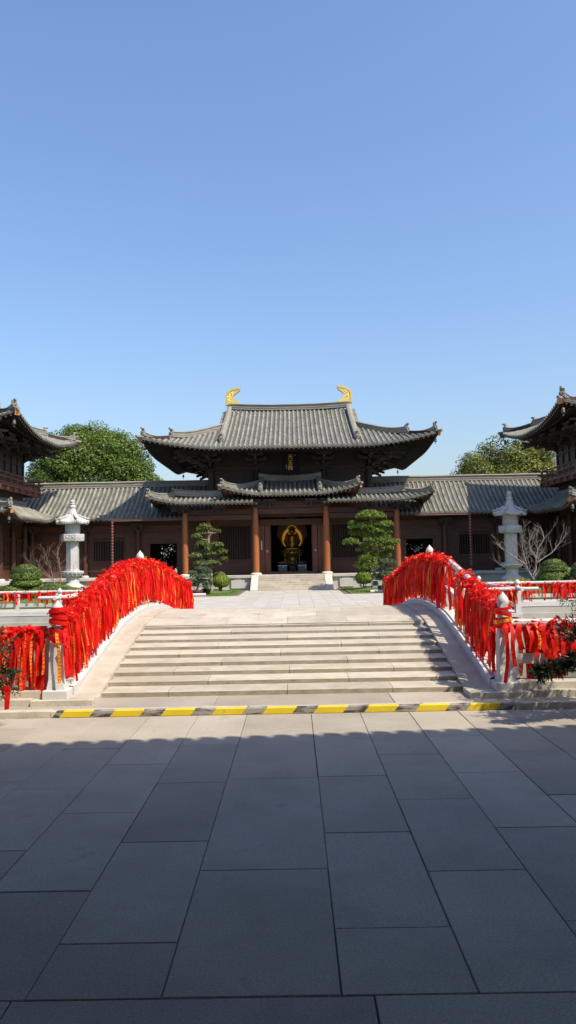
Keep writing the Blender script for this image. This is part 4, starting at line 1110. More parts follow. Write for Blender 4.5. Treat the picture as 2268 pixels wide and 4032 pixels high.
# porch roofs
RC = Roof(HX, 50.25, 4.22, 2.95, 2.42, 2.42, 5.92, lambda u: 1.10 * (.85 * u * 2.42 / 2.95 + .15 * (u * 2.42 / 2.95) ** 2), .55, 1.15, .14, 2.95 / 2.42, 1.8, .30, .082)
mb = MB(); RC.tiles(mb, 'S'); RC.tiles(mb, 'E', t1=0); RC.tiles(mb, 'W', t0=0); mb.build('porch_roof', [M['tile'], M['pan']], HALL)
mb = MB(); RC.soffit(mb, 'S', 2.0); RC.soffit(mb, 'E', 2.0, t1=0, n=10); RC.soffit(mb, 'W', 2.0, t0=0, n=10)
mb.box(HX - 3.9, HX + 3.9, 48.75, 51.0, 5.72, 5.76); mb.build('porch_eave_boards', M['wood_soffit'], HALL)
mb = MB(); RC.rafters(mb, 'S', 1.2, sp=.25, sz=.08); RC.rafters(mb, 'E', 1.2, t1=0, sp=.25, sz=.08); RC.rafters(mb, 'W', 1.2, t0=0, sp=.25, sz=.08)
mb.build('porch_rafters', [M['wood_red'], M['rafter_end']], HALL)
for sx in (-1, 1): mb = MB(); hip_end_block(mb, RC, sx, -1, .9); mb.build('corner_rafter', [M['wood_dark'], M['hip_end']], HALL)
mb = MB(); mb.sweep(ridge_line(HX - 2.05, HX + 2.05, 50.25, 6.96, .17), .28, .46)
for sg in (-1, 1):
    pts = [RC.P('S', sg * 1.86, lerp(1.2, .22, k / 8), -.02 + .06 * (k / 8) ** 3) for k in range(9)]; mb.sweep(pts, .24, .36); beast(mb, pts[-1] + Vector((0, -.1, 0)), (0, -1), .85)
    pts = RC.hip(mb, sg, -1, .21, .34, .06, 1.0, 9, .1); beast(mb, pts[0] + Vector((sg * .05, -.05, 0)), (sg, -1), .75)
    c = RC.P('S', sg * 4.22, 0, .02); d = Vector((sg, -1, 0)).normalized(); mb.tube([c - d * .25, c + d * .15], .08, 8)
mb.build('porch_ridge', M['ridge'], HALL)
RS = Roof(HX, 50.3, 8.72, 3.0, 1.35, 1.5, 5.48, lambda u: .44 * u, .42, 1.7, .12, None, None, .30, .082)
mb = MB(); RS.tiles(mb, 'S', t1=-2.4); RS.tiles(mb, 'W', t0=0, nd=4); mb.build('side_porch_roof', [M['tile'], M['pan']], HALL)
mb = MB(); RS.tiles(mb, 'S', t0=2.4); RS.tiles(mb, 'E', t1=.0, nd=4); mb.build('side_porch_roof', [M['tile'], M['pan']], HALL)
mb = MB(); RS.soffit(mb, 'S', 1.4, t1=-2); RS.soffit(mb, 'W', 1.3, t0=0, n=8); mb.build('side_eave_boards', M['wood_soffit'], HALL)
mb = MB(); RS.soffit(mb, 'S', 1.4, t0=2); RS.soffit(mb, 'E', 1.3, t1=0, n=8); mb.build('side_eave_boards', M['wood_soffit'], HALL)
for ta, tb in ((None, -2), (2, None)): mb = MB(); RS.rafters(mb, 'S', 1.2, t0=ta, t1=tb, sp=.25, sz=.08); mb.build('side_rafters', [M['wood_red'], M['rafter_end']], HALL)
for sx in (-1, 1): mb = MB(); hip_end_block(mb, RS, sx, -1, .9); mb.build('corner_rafter', [M['wood_dark'], M['hip_end']], HALL)
for sg in (-1, 1):
    mb = MB(); n = 14; x0, x1 = HX + sg * 3.6, HX + sg * 7.35
    mb.sweep([(lerp(x0, x1, k / n), 48.8, 5.90 + .17 * (k / n) ** 3) for k in range(n + 1)], .26, .42); beast(mb, (x1 + sg * .1, 48.8, 6.05), (sg, 0), .8)
    pts = RS.hip(mb, sg, -1, .2, .36, .05, 1.0, 8, .1); beast(mb, pts[0] + Vector((sg * .05, -.05, 0)), (sg, -1), .75)
    mb.sweep([(HX + sg * 7.37, 48.8 + k * .3, 5.9) for k in range(6)], .24, .40)
    c = RS.P('S', sg * 8.72, 0, .02); d = Vector((sg, -1, 0)).normalized(); mb.tube([c - d * .25, c + d * .15], .08, 8)
    mb.build('side_porch_ridge', M['ridge'], HALL)
# interior floor and dark back screen
mb = MB(); mb.box(HX - 5.2, HX + 5.2, 50.6, 61.2, .9, .93); mb.build('floor', M['joint'], HALL)
for i, (p, s, l) in enumerate(((RF.P('S', -8.8, .02, -.28), 1., 'bronze wind bell under the left front corner of the main roof'), (RF.P('S', 8.8, .02, -.28), 1., 'bronze wind bell under the right front corner of the main roof'),
                  (RF.P('N', 8.8, .02, -.28), 1., 'dark wind bell under the left rear corner of the main roof'), (RF.P('N', -8.8, .02, -.28), 1., 'dark wind bell under the right rear corner of the main roof'),
                  (RS.P('S', -8.5, .08, -.26), 1.05, 'grey wind bell under the left corner of the low porch roof'), (RS.P('S', 8.5, .08, -.26), 1.05, 'wind bell under the right corner of the low porch roof'))):
    wind_bell(p, s * .85, l)
# ------------------------------------------------------------------ inside the door
BX = HX + .05
BU = thing('seated_statue', 'gilded seated Buddha statue on a lotus throne inside the hall door', 'statue', (BX, 55, .93))
mb = MB(); y = 55.
mb.lathe([(.16, 0), (.34, .02), (.40, .25), (.33, .55), (.36, .85), (.40, .98), (.22, 1.06), (.1, 1.1), (.09, 1.18)], BX, y, 18, 0, True, 0, 2.55)
for v in mb.v: pass
mb.ell((BX, y - .02, 3.86), (.165, .17, .21), 16, 12); mb.ell((BX, y, 4.04), (.09, .09, .09), 10, 8)
for sg in (-1, 1):
    mb.tube([(BX + sg * .36, y, 3.45), (BX + sg * .50, y - .05, 3.1), (BX + sg * .40, y - .25, 2.84), (BX + sg * .08, y - .42, 2.80)], [.13, .115, .09, .06], 10)
    mb.tube([(BX + sg * .25, y - .02, 2.62), (BX + sg * .62, y - .25, 2.62), (BX + sg * .45, y - .48, 2.60), (BX - sg * .12, y - .5, 2.60)], [.19, .16, .12, .08], 10)
    mb.ell((BX + sg * .165, y, 3.83), (.03, .05, .1), 8, 6)
mb.build('body', M['old_gold'], BU)
mb = MB()
mb.prism([(BX + 1.12 * math.sin(a) * (1 if a < 1.6 or a > 4.7 else .8), 3.55 + 1.35 * math.cos(a)) for a in [2 * PI * k / 28 for k in range(28)]], 'y', 55.55, 55.65); mb.build('mandorla', M['mandorla'], BU)
mb = MB()
for sg in (-1, 1):
    pts = []; n = 14; out_ = []; inn = []
    for k in range(n + 1):
        a = lerp(.42, 2.35, k / n); out_.append((BX + sg * .72 * math.sin(a), 3.32 + .80 * math.cos(a))); inn.append((BX + sg * .52 * math.sin(a), 3.32 + .66 * math.cos(a)))
    mb.prism(out_ + inn[::-1], 'y', 55.40, 55.48)
mb.tube([(BX + .33 * math.sin(2 * PI * k / 20), 55.45, 3.95 + .33 * math.cos(2 * PI * k / 20)) for k in range(21)], .025, 6, 0, False)
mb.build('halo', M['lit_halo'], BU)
mb = MB()
mb.lathe([(.5, 0), (.78, .02), (.80, .1), (.55, .22), (.52, .5), (.6, .6), (.85, .72), (.88, .86), (.7, .98), (.3, 1.)], BX, 55., 20, 0, True, 0, 1.5)
for r_, z, n in ((.80, 2.30, 18), (.74, 2.42, 16), (.72, 1.66, 16)):
    for k in range(n): a = 2 * PI * k / n; mb.ell((BX + r_ * math.cos(a), 55 + r_ * math.sin(a), z), (.09, .09, .11), 8, 6)
mb.build('lotus_throne', M['old_gold'], BU)
mb = MB(); mb.box(BX - 1.0, BX + 1.0, 54.1, 56, .93, 1.5); mb.build('pedestal', M['dark_inside'], BU)
al = thing('altar_table', 'small dark altar table with a carved front before the statue', 'altar', (BX, 53, .93)); mb = MB()
mb.box(BX - .9, BX + .9, 52.8, 53.4, 1.50, 1.58); mb.build('table_top', M['wood_dark'], al)
for sx in (-.85, .85):
    for yy in (52.84, 53.36): q = MB(); q.box(BX + sx - .03, BX + sx + .03, yy - .03, yy + .03, .93, 1.5); q.build('leg', M['wood_dark'], al)
q = MB(); q.box(BX - .22, BX + .22, 52.74, 52.8, 1.0, 1.42); q.box(BX - .15, BX + .15, 52.71, 52.74, 1.1, 1.36, 0); q.build('carved_panel', M['wood_wall'], al)
for sg, nm in ((-1, 'left'), (1, 'right')):
    x = BX + sg * .66; o = thing('donation_box', 'blue grey donation box on the ' + nm + ' side of the altar', 'box', (x, 52, .93), 'donation boxes'); q = MB()
    q.box(x - .29, x + .29, 51.8, 52.3, .95, 1.42, 0, bev=.01); q.build('body', M['glass_blue'], o); q = MB(); q.box(x - .31, x + .31, 51.78, 52.32, 1.42, 1.46); q.build('lid', M['steel'], o)
    q = MB(); q.box(x + sg * .1 + .08, x + sg * .1 + .15, 51.785, 51.797, 1.28, 1.40); q.build('notice', M['sign_white'], o)
    x = BX + sg * .50; o = MB(); o.lathe([(.13, 0), (.13, .03), (.04, .06), (.03, .22), (.07, .26), (.03, .30), (.03, .48), (.1, .53), (.1, .56), (.02, .58), (.02, .75), (.005, .78)], x, 53.0, 12, 0, True, 0, 1.585)
    tag(o.build('candlestick', M['old_gold']), 'tall brass candlestick on the altar, ' + nm + ' one', 'candlestick', 'altar candlesticks')
    x = BX + sg * .78; o = MB(); o.lathe([(.1, 0), (.14, .02), (.25, .05), (.26, .07)], x, 52.95, 14, 0, True, 0, 1.585)
    tag(o.build('offering_dish', M['sign_white']), 'pale offering dish at the ' + nm + ' end of the altar', 'dish', 'offering dishes')
    x = HX + sg * 1.57; o = thing('no_smoking_sign', 'round white prohibition sign on the ' + nm + ' door post', 'sign', (x, 50.39, 2.4), 'prohibition signs'); q = MB()
    q.lathe([(.07, 0), (.085, 0), (.085, .012), (.0, .012)], 0, 0, 18)
    q.v = [(x + a, 50.395 - c_, 2.42 + b_) for a, b_, c_ in q.v]; q.build('disc', M['sign_white'], o)
    q = MB(); q.beam((x - .045, 50.38, 2.465), (x + .045, 50.38, 2.375), .005, .022); q.beam((x - .05, 50.381, 2.42), (x + .05, 50.381, 2.42), .005, .02)
    ring = [(x + .068 * math.cos(2 * PI * k / 16), 50.381, 2.42 + .068 * math.sin(2 * PI * k / 16)) for k in range(17)]; q.tube(ring, .008, 5, 0, False); q.build('symbol', M['sign_red'], o)
    q = MB(); q.box(x - .07, x + .07, 50.385, 50.395, 2.2, 2.29); q.build('caption_plate', M['sign_red'], o)
q = MB(); q.box(HX - 1.99, HX - 1.90, 50.335, 50.355, 2.5, 3.1); tag(q.build('notice_board', M['hall_stone']), 'narrow pale vertical board beside the left door column', 'board')

# ------------------------------------------------------------------ galleries (wings)
def gallery(sg, nm):
    G = thing('gallery_building', 'low dark timber gallery with grey tiled roof, ' + nm + ' of the main hall', 'gallery', (HX + sg * 14, 51, .9), 'galleries beside the hall')
    W = Roof(HX, 52.5, 200, 3.5, 3.5, 3.5, 4.66, lambda u: 2.37 * (.74 * u + .26 * u * u), 0, 1, 0, None, None, .31, .085)
    t0, t1 = (-27, -5.5) if sg < 0 else (5.5, 27)
    mb = MB(); W.tiles(mb, 'S', t0, t1, 10)
    vs = [(HX + t0, 52.5, 7.0), (HX + t1, 52.5, 7.0), (HX + t1, 56, 4.5), (HX + t0, 56, 4.5)]; mb.add(vs, [(0, 1, 2, 3)], 1)
    mb.build('tiled_roof', [M['tile'], M['pan']], G)
    mb = MB(); W.soffit(mb, 'S', 3.4, t0, t1, n=4); mb.build('eave_boards', M['wood_soffit'], G)
    mb = MB(); W.rafters(mb, 'S', 1.5, t0, t1, sp=.27, sz=.08, rows=1); mb.build('eave_rafters', [M['wood_soffit'], M['rafter_end']], G)
    mb = MB(); mb.sweep([(HX + lerp(t0, t1, k / 12), 52.5, 6.98 + .01 * math.sin(k * 2.1)) for k in range(13)], .26, .44); mb.build('main_ridge', M['ridge'], G)
    X = lambda a: HX + sg * a
    def bx(mb, a, b, y0, y1, z0, z1): xa, xb = sorted((X(a), X(b))); mb.box(xa, xb, y0, y1, z0, z1)
    for y, rear in ((50.5, False), (54.4, True)):
        mb = MB()
        bx(mb, 6.95, 7.5, y, y + .12, .9, 4.6); bx(mb, 9.3, 11.0 if not (rear and sg < 0) else 12, y, y + .12, .9, 4.6); bx(mb, 7.5, 9.3, y, y + .12, 3.05, 4.6)
        if rear and sg < 0: bx(mb, 12, 27, y, y + .12, .9, 4.6)
        else: bx(mb, 11.0, 13.0, y, y + .12, .9, 1.92 if not rear else 2.0); bx(mb, 11.0, 13.0, y, y + .12, 3.5 if not rear else 2.75, 4.6); bx(mb, 13.0 if not rear else 11.55, 27, y, y + .12, .9, 4.6)
        mb.build('rear_wall' if rear else 'front_wall', M['wood_wall'] if not rear else M['wood_dark'], G)
    mb = MB()
    for z, h, o in ((3.72, .1, .05), (4.05, .24, .08), (3.28, .1, .03)): bx(mb, 6.98, 27, 50.5 - o, 50.497, z, z + h)
    bx(mb, 9.5, 27, 50.45, 50.497, 1.62, 1.76)
    for a in (7.42, 9.3): bx(mb, a, a + .1, 50.42, 50.495, .9, 3.12)
    bx(mb, 7.42, 9.4, 50.43, 50.495, 3.05, 3.16)
    mb.build('wall_beams', M['wood_wall'], G)
    xa, xb = sorted((X(11.0), X(13.0))); window(G, xa, xb, 50.53, 1.98, 3.44, 12, back=sg < 0)
    for a in (10.05, 13.5, 17.0):
        column(X(a), 50.25, .95, 4.0, .15, G, 'wood_wall'); mb = MB(); bracket(mb, X(a), 50.2, 3.85, (0, -1), .6, .6, 2); mb.build('bracket_set', M['wood_bracket'], G)
    mb = MB(); xa, xb = sorted((X(6.9 if sg < 0 else 7.9), X(11.45)))
    mb.prism([(48.82, 4.60), (48.80, 4.48), (48.94, 4.48), (48.93, 4.60), (48.91, 4.60), (48.91, 4.51), (48.84, 4.51), (48.84, 4.60)], 'x', xa, xb); mb.box(xa, xb, 48.795, 48.80, 4.56, 4.59); mb.build('gutter', M['copper'], G)
    R = thing('rain_chain', 'hanging rain chain of copper cups at the end of the ' + nm + ' gutter', 'rain chain', (X(11.4), 48.87, 1.2), 'rain chains'); mb = MB()
    z = 4.44
    while z > 1.25: mb.lathe([(.035, -.14), (.05, -.12), (.085, -.02), (.09, 0), (.06, 0)], X(11.4), 48.87, 10, 0, True, 0, z); z -= .19
    mb.build('cups', M['chain'], R); mb = MB(); mb.tube([(X(11.4), 48.87, 4.5), (X(11.4), 48.87, 1.1)], .012, 5); mb.build('chain_wire', M['chain'], R)
gallery(-1, 'left'); gallery(1, 'right')

# ------------------------------------------------------------------ corner towers
def tower(sg, nm):
    cx = HX + sg * 21.43; cy = 45.0; aw, bw = 4.6, 3.1
    T = thing('corner_tower', 'two storey timber tower with sweeping tiled eaves at the ' + nm + ' edge', 'tower', (cx, cy, 0), 'towers at both sides of the court')
    tag(T)
    Rf = Roof(cx, cy, 7.25, 5.5, 4.3, 4.3, 9.10, lambda u: 3.0 * (.8 * u * 4.3 / 5.5 + .2 * (u * 4.3 / 5.5) ** 2), .82, 1.1, .12, 5.5 / 4.3, 2.95, .30, .08)
    inner = 'E' if sg < 0 else 'W'; both = 'S' + inner + 'N'
    mb = MB()
    for sd in both: Rf.tiles(mb, sd)
    mb.build('upper_roof', [M['tile'], M['pan']], T)
    mb = MB()
    for sd in both: Rf.soffit(mb, sd, 2.9)
    mb.build('upper_eave_boards', M['wood_soffit'], T)
    mb = MB()
    for sd in both: Rf.rafters(mb, sd, 2.8, sp=.26, sz=.09)
    mb.build('upper_rafters', [M['wood_soffit'], M['rafter_end']], T)
    for sy in (-1, 1): mb = MB(); hip_end_block(mb, Rf, -sg, sy, 1.3); mb.build('corner_rafter', [M['wood_dark'], M['hip_end']], T)
    for sy in (-1, 1):
        mb = MB(); pts = Rf.hip(mb, -sg, sy, .23, .40, .36, 1.0, 8, .12); beast(mb, pts[0], (-sg, sy), .95)
        pts = Rf.hip(mb, -sg, sy, .2, .34, .05, .38, 6, .14); beast(mb, pts[0] + Vector((-sg * .05, sy * .05, 0)), (-sg, sy), .9)
        c = Rf.P('S' if sy < 0 else 'N', (-sg if sy < 0 else sg) * 7.25, 0, .02); d = Vector((-sg, sy, 0)).normalized(); mb.tube([c - d * .25, c + d * .2], .09, 8)
        mb.build('hip_ridge', M['ridge'], T)
        mb = MB(); pts = [Rf.P('S' if sy < 0 else 'N', (-sg if sy < 0 else sg) * 3.02, lerp(1.24, .3, k / 8), -.02) for k in range(9)]; mb.sweep(pts, .26, .42); beast(mb, pts[-1], (0, sy), .95); mb.build('descending_ridge', M['ridge'], T)
    mb = MB(); mb.sweep(ridge_line(cx - 3.2, cx + 3.2, cy, 11.9, .15), .36, .5); mb.build('main_ridge', M['ridge'], T)
    mb = MB(); mb.prism([(cy - 1.15, 11.3), (cy, 12.0), (cy + 1.15, 11.3)], 'x', cx - sg * 2.9 - .05, cx - sg * 2.9 + .05); mb.build('gable_wall', M['wood_dark'], T)
    xi = cx - sg * aw                    # inner wall plane
    xo = cx + sg * aw
    def bx(mb, xa, xb, *r): xa, xb = sorted((xa, xb)); mb.box(xa, xb, *r)
    mb = MB(); bx(mb, xi, xo, cy - bw, cy + bw, 5.2, 8.75); mb.build('upper_wall', M['wood_dark'], T)
    # framed panels on the inner and front faces
    mb = MB()
    for k in range(7):
        y = lerp(cy - bw, cy + bw, k / 6); bx(mb, xi - sg * .07, xi - sg * .003, y - .07 + (.07 if k == 0 else 0) - (.07 if k == 6 else 0), y + .07 + (.07 if k == 0 else 0) - (.07 if k == 6 else 0), 6.4, 8.4)
        x = lerp(xi, xo, k / 6); mb.box(x - .07, x + .07, cy - bw - .07, cy - bw - .003, 6.4, 8.4)
    for z, h in ((8.4, .22), (6.4, .12), (8.0, .07)):
        bx(mb, xi - sg * .09, xi - sg * .072, cy - bw - .09, cy + bw + .0, z, z + h); bx(mb, xi - sg * .09, xo, cy - bw - .09, cy - bw - .072, z, z + h)
    mb.build('panel_frames', M['wood_dark'], T)
    for i in range(4):
        y = lerp(cy - bw, cy + bw, i / 3)
        mb = MB(); bracket(mb, xi, y, 7.95 + .3, (-sg, 0), .75, 1.6, 3)
        if i in (0, 3): bracket(mb, xi, y, 8.25, (-sg, -1 if i == 0 else 1), .75, 2.1, 3)
        mb.build('bracket_set', M['wood_bracket'], T)
    for i in range(3):
        x = lerp(xi, xo, i / 2); mb = MB(); bracket(mb, x, cy - bw, 8.25, (0, -1), .75, 1.6, 3); bracket(mb, x, cy + bw, 8.25, (0, 1), .75, 1.6, 3); mb.build('bracket_set', M['wood_bracket'], T)
    # balcony
    bo = .78; by0, by1 = cy - bw - bo - .2, cy + bw + bo + .25; bxi = xi - sg * bo
    mb = MB(); bx(mb, bxi, xo, by0, by1, 6.36, 6.48); mb.build('balcony_floor', M['wood_red'], T)
    mb = MB(); bx(mb, bxi + sg * .08, bxi + sg * .22, by0 + .06, by1 - .06, 6.12, 6.355); mb.box(min(bxi, xo), max(bxi, xo), by0 + .08, by0 + .2, 6.12, 6.355); mb.box(min(bxi, xo), max(bxi, xo), by1 - .2, by1 - .08, 6.12, 6.355)
    n = 7
    for k in range(n + 1): y = lerp(by0 + .12, by1 - .12, k / n); bx(mb, bxi - sg * .06, bxi + sg * .12, y - .09, y + .09, 6.16, 6.34)
    mb.build('balcony_beams', M['wood_red'], T)
    R = MB(); n = 8
    for k in range(n + 1):
        y = lerp(by0 + .12, by1 - .12, k / n); q = MB(); bx(q, bxi + sg * .03, bxi + sg * .13, y - .05, y + .05, 6.485, 7.05 if k not in (0, n) else 7.12); q.build('rail_post', M['wood_red'], T)
        x = lerp(bxi + sg * .08, xo, k / n)
        if k: q = MB(); q.box(x - .05, x + .05, by0 + .04, by0 + .14, 6.485, 7.05); q.build('rail_post', M['wood_red'], T)
    R.tube([(bxi + sg * .08, by0 - .35, 7.16), (bxi + sg * .08, by0, 7.12), (bxi + sg * .08, by1, 7.12), (bxi + sg * .08, by1 + .4, 7.2)], .045, 8)
    R.tube([(bxi - sg * .4, by0 + .09, 7.2), (bxi, by0 + .09, 7.12), (xo, by0 + .09, 7.12)], .045, 8); R.tube([(bxi - sg * .5, by1 - .09, 7.2), (bxi, by1 - .09, 7.12), (xo, by1 - .09, 7.12)], .045, 8)
    for z in (6.56, 6.86): R.beam((bxi + sg * .08, by0 - .2, z), (bxi + sg * .08, by1 + .25, z), .07, .07); R.beam((bxi - sg * .2, by0 + .09, z), (xo, by0 + .09, z), .07, .07); R.beam((bxi - sg * .2, by1 - .09, z), (xo, by1 - .09, z), .07, .07)
    R.build('balcony_rail', M['wood_red'], T)
    q = MB()    # fretwork infill
    for k in range(n):
        ya, yb = lerp(by0 + .12, by1 - .12, k / n) + .07, lerp(by0 + .12, by1 - .12, (k + 1) / n) - .07
        for j in range(6):
            y = lerp(ya, yb, (j + .5) / 6); q.beam((bxi + sg * .08, y, 6.6), (bxi + sg * .08, y, 6.83), .03, .035)
            if j % 2: q.beam((bxi + sg * .08, y - .08, 6.715), (bxi + sg * .08, y + .08, 6.715), .03, .035)
    q.build('fretwork', M['wood_wall'], T)
    # lower roof, walls
    Rl = Roof(cx, cy, 6.38, 3.85, 1.72, .95, 4.50, lambda u: 1.05 * (.75 * u + .25 * u * u), .42, 1.8, .12, None, None, .29, .08)
    mb = MB(); Rl.tiles(mb, 'S', nd=5); Rl.tiles(mb, inner, nd=6); mb.build('lower_roof', [M['tile'], M['pan']], T)
    mb = MB(); Rl.soffit(mb, 'S', .9); Rl.soffit(mb, inner, 1.7); mb.build('lower_eave_boards', M['wood_soffit'], T)
    mb = MB(); Rl.rafters(mb, inner, 1.6, sp=.24, sz=.08); Rl.rafters(mb, 'S', .9, sp=.24, sz=.08); mb.build('lower_rafters', [M['wood_red'], M['rafter_end']], T)
    mb = MB(); hip_end_block(mb, Rl, -sg, -1, 1.0); mb.build('corner_rafter', [M['wood_dark'], M['hip_end']], T)
    mb = MB(); pts = Rl.hip(mb, -sg, -1, .2, .34, .06, 1.0, 8, .1); beast(mb, pts[0], (-sg, -1), .8)
    mb.sweep([(xi - sg * .05, lerp(cy - bw, cy + bw, k / 6), 5.5) for k in range(7)], .2, .3); mb.build('hip_ridge', M['ridge'], T)
    mb = MB(); bx(mb, xi, xo, cy - bw, cy + bw, .9, 5.2); mb.build('lower_wall', M['wood_wall'], T)
    for k in range(4):
        y = lerp(cy - bw + .1, cy + bw - .1, k / 3); column(xi - sg * .12, y, .95, 4.3, .17, T, 'wood_wall')
    mb = MB()
    for z, h in ((1.7, .12), (3.3, .12), (4.0, .25)): bx(mb, xi - sg * .08, xi - sg * .003, cy - bw, cy + bw, z, z + h)
    for k in range(13):
        y = lerp(cy - bw + .2, cy + bw - .2, k / 12); bx(mb, xi - sg * .05, xi - sg * .003, y - .035, y + .035, 1.82, 3.3)
    mb.build('wall_beams', M['wood_wall'], T)
    mb = MB(); xa, xb = sorted((cx - sg * 6.0, cx + sg * 6)); mb.box(xa, xb, cy - 4.4, 48.05, .745, .9, 0, bev=.01); mb.box(xa + .1, xb - .1, cy - 4.3, 48.05, -.2, .74); mb.build('tower_base', M['hall_stone'], T)
    for p, s, l in ((Rf.P('S' , (-sg) * 7.05, .03, -.3), 1.5, 'near upper corner'), (Rf.P('N', sg * 7.05, .03, -.3), 1.5, 'far upper corner'), (Rl.P('S', (-sg) * 6.2, .08, -.28), 1.35, 'lower roof corner')):
        wind_bell(p, s * .66, 'wind bell under the ' + l + ' of the ' + nm + ' tower')
tower(-1, 'left'); tower(1, 'right')

# ------------------------------------------------------------------ stone lanterns
def lantern(loc):
    r = thing('stone_lantern', 'tall sunlit white stone lantern beside the bare tree on the left', 'lantern', loc, 'stone lanterns'); m = M['lantern_stone']
    def part(nm, prof, n=8, smooth=False, rot=PI / 8, parent=r, extra=None):
        mb = MB(); mb.lathe(prof, 0, 0, n, 0, smooth, rot)
        if extra: extra(mb)
        return mb.build(nm, m, parent, True)
    def panels(mb):
        for k in range(8):
            a = PI / 4 * k; c, s_ = math.cos(a), math.sin(a); d = .635
            for u, w, z0, z1 in ((-.17, .02, .26, .46), (.17, .02, .26, .46), (0, .19, .26, .285), (0, .19, .435, .46)):
                vs = []
                for dd in (d - .03, d + .02):
                    for uu, z in ((u - w, z0), (u + w, z0), (u + w, z1), (u - w, z1)): vs.append((c * dd - s_ * uu, s_ * dd + c * uu, z))
                mb.add(vs, [(4, 5, 6, 7), (0, 1, 5, 4), (1, 2, 6, 5), (2, 3, 7, 6), (3, 0, 4, 7)])
    part('base', [(.78, 0), (.78, .2), (.69, .2), (.69, .48), (.62, .48)], extra=panels)
    def petals(mb):
        for k in range(16):
            a = 2 * PI * k / 16; mb.ell((.50 * math.cos(a), .50 * math.sin(a), .54), (.10, .10, .08), 8, 6)
    part('lotus_base', [(.66, .48), (.67, .53), (.56, .62), (.44, .68), (.38, .74), (.36, .78), (.36, 1.1)], 24, True, extra=petals)
    def pet2(mb):
        for row, (rr, z, n) in enumerate(((.48, 1.2, 14), (.555, 1.31, 16))):
            for k in range(n): a = 2 * PI * (k + .5 * row) / n; mb.ell((rr * math.cos(a), rr * math.sin(a), z), (.085, .085, .07), 8, 6)
    part('lotus_bowl', [(.38, 1.1), (.48, 1.14), (.58, 1.26), (.63, 1.36), (.63, 1.42), (.5, 1.44), (.38, 1.44)], 24, True, extra=pet2)
    part('shaft', [(.40, 1.44), (.40, 1.5), (.365, 1.52), (.365, 3.11)], 6, rot=PI / 6)
    def ring(mb):
        for k in range(6):
            a = PI / 3 * k + PI / 6; 
            for u in (-.17, .17):
                d = .60; c, s_ = math.cos(a), math.sin(a); mb.ell((c * (d - .03) - s_ * u, s_ * (d - .03) + c * u, 3.36), (.055, .055, .06), 10, 6)
                for q in range(7): b = PI + PI * q / 6; uu = u + .14 * math.cos(b); mb.ell((c * (d - .015) - s_ * uu, s_ * (d - .015) + c * uu, 3.30 + .12 * math.sin(b)), (.024, .024, .024), 6, 4)
    part('middle_block', [(.45, 3.11), (.66, 3.14), (.68, 3.50), (.66, 3.54), (.45, 3.54)], 6, rot=0, extra=ring)
    def figs(mb):
        for k in range(8):
            a = PI / 4 * k; c, s_ = math.cos(a), math.sin(a); d = .385
            mb.ell((c * d, s_ * d, 3.86), (.045, .045, .05), 8, 6); mb.ell((c * d, s_ * d, 3.72), (.06, .06, .1), 8, 6)
            for u in (-.13, .13): 
                p = Vector((c * d - s_ * u, s_ * d + c * u, 3.58)); mb.tube([p, p + Vector((0, 0, .46))], .018, 5)
    part('light_chamber', [(.42, 3.54), (.42, 4.13)], 8, extra=figs)
    mb = MB(); n = 6; m_ = 10; vs = []; fs = []; seg = 8
    for j in range(n * seg):
        k, f = divmod(j, seg); a0, a1 = PI / 3 * k, PI / 3 * (k + 1); t = f / seg
        p0 = Vector((math.cos(a0), math.sin(a0), 0)); p1 = Vector((math.cos(a1), math.sin(a1), 0)); e = p0.lerp(p1, t); up = abs(2 * t - 1) ** 2.5
        for i in range(m_ + 1):
            u = i / m_; r_ = lerp(.98, .2, u); z = 4.22 + .53 * (.55 * u + .45 * u ** 2.2) + .13 * up * (1 - u) ** 2
            rib = .022 * (abs(math.sin(t * PI * 6)) - .5) * (1 if i < m_ else 0)
            vs.append((e.x * r_, e.y * r_, z + rib))
        vs.append((e.x * .97, e.y * .97, 4.15 + .12 * up)); vs.append((e.x * .4, e.y * .4, 4.12))
    w = m_ + 3; tot = n * seg
    for j in range(tot):
        jn = (j + 1) % tot
        for i in range(m_): fs.append((j * w + i, jn * w + i, jn * w + i + 1, j * w + i + 1))
        fs.append((j * w, j * w + m_ + 1, jn * w + m_ + 1, jn * w)); fs.append((j * w + m_ + 1, j * w + m_ + 2, jn * w + m_ + 2, jn * w + m_ + 1))
    mb.add(vs, fs)
    for k in range(6):
        a = PI / 3 * k; c, s_ = math.cos(a), math.sin(a); mb.tube([(c * .3, s_ * .3, 4.66), (c * .6, s_ * .6, 4.50), (c * .92, s_ * .92, 4.40), (c * 1.0, s_ * 1.0, 4.44)], [.05, .05, .05, .04], 6); mb.ell((c * .72, s_ * .72, 4.50), (.06, .06, .07), 8, 6)
    for k in range(6):
        a0, a1 = PI / 3 * k, PI / 3 * (k + 1)
        for q in range(7):
            t = (q + .5) / 7; p = Vector((math.cos(a0), math.sin(a0))).lerp(Vector((math.cos(a1), math.sin(a1))), t) * .955; mb.box(p.x - .028, p.x + .028, p.y - .028, p.y + .028, 4.10 + .12 * abs(2 * t - 1) ** 2.5, 4.17 + .12 * abs(2 * t - 1) ** 2.5)
    mb.build('roof', m, r, True)
    part('finial', [(.25, 4.68), (.24, 4.80), (.20, 4.82), (.21, 4.95), (.17, 4.98), (.12, 5.0), (.19, 5.06), (.195, 5.13), (.15, 5.2), (.10, 5.22), (.155, 5.25), (.155, 5.31), (.1, 5.33), (.13, 5.37), (.15, 5.43), (.1, 5.5), (.03, 5.53)], 18, True)
    return r
LN = lantern((AX - 12.5, 44, .0))
dup(LN, (AX + 12.6, 44, 0), .0, 'tall shaded stone lantern behind the bare tree on the right')

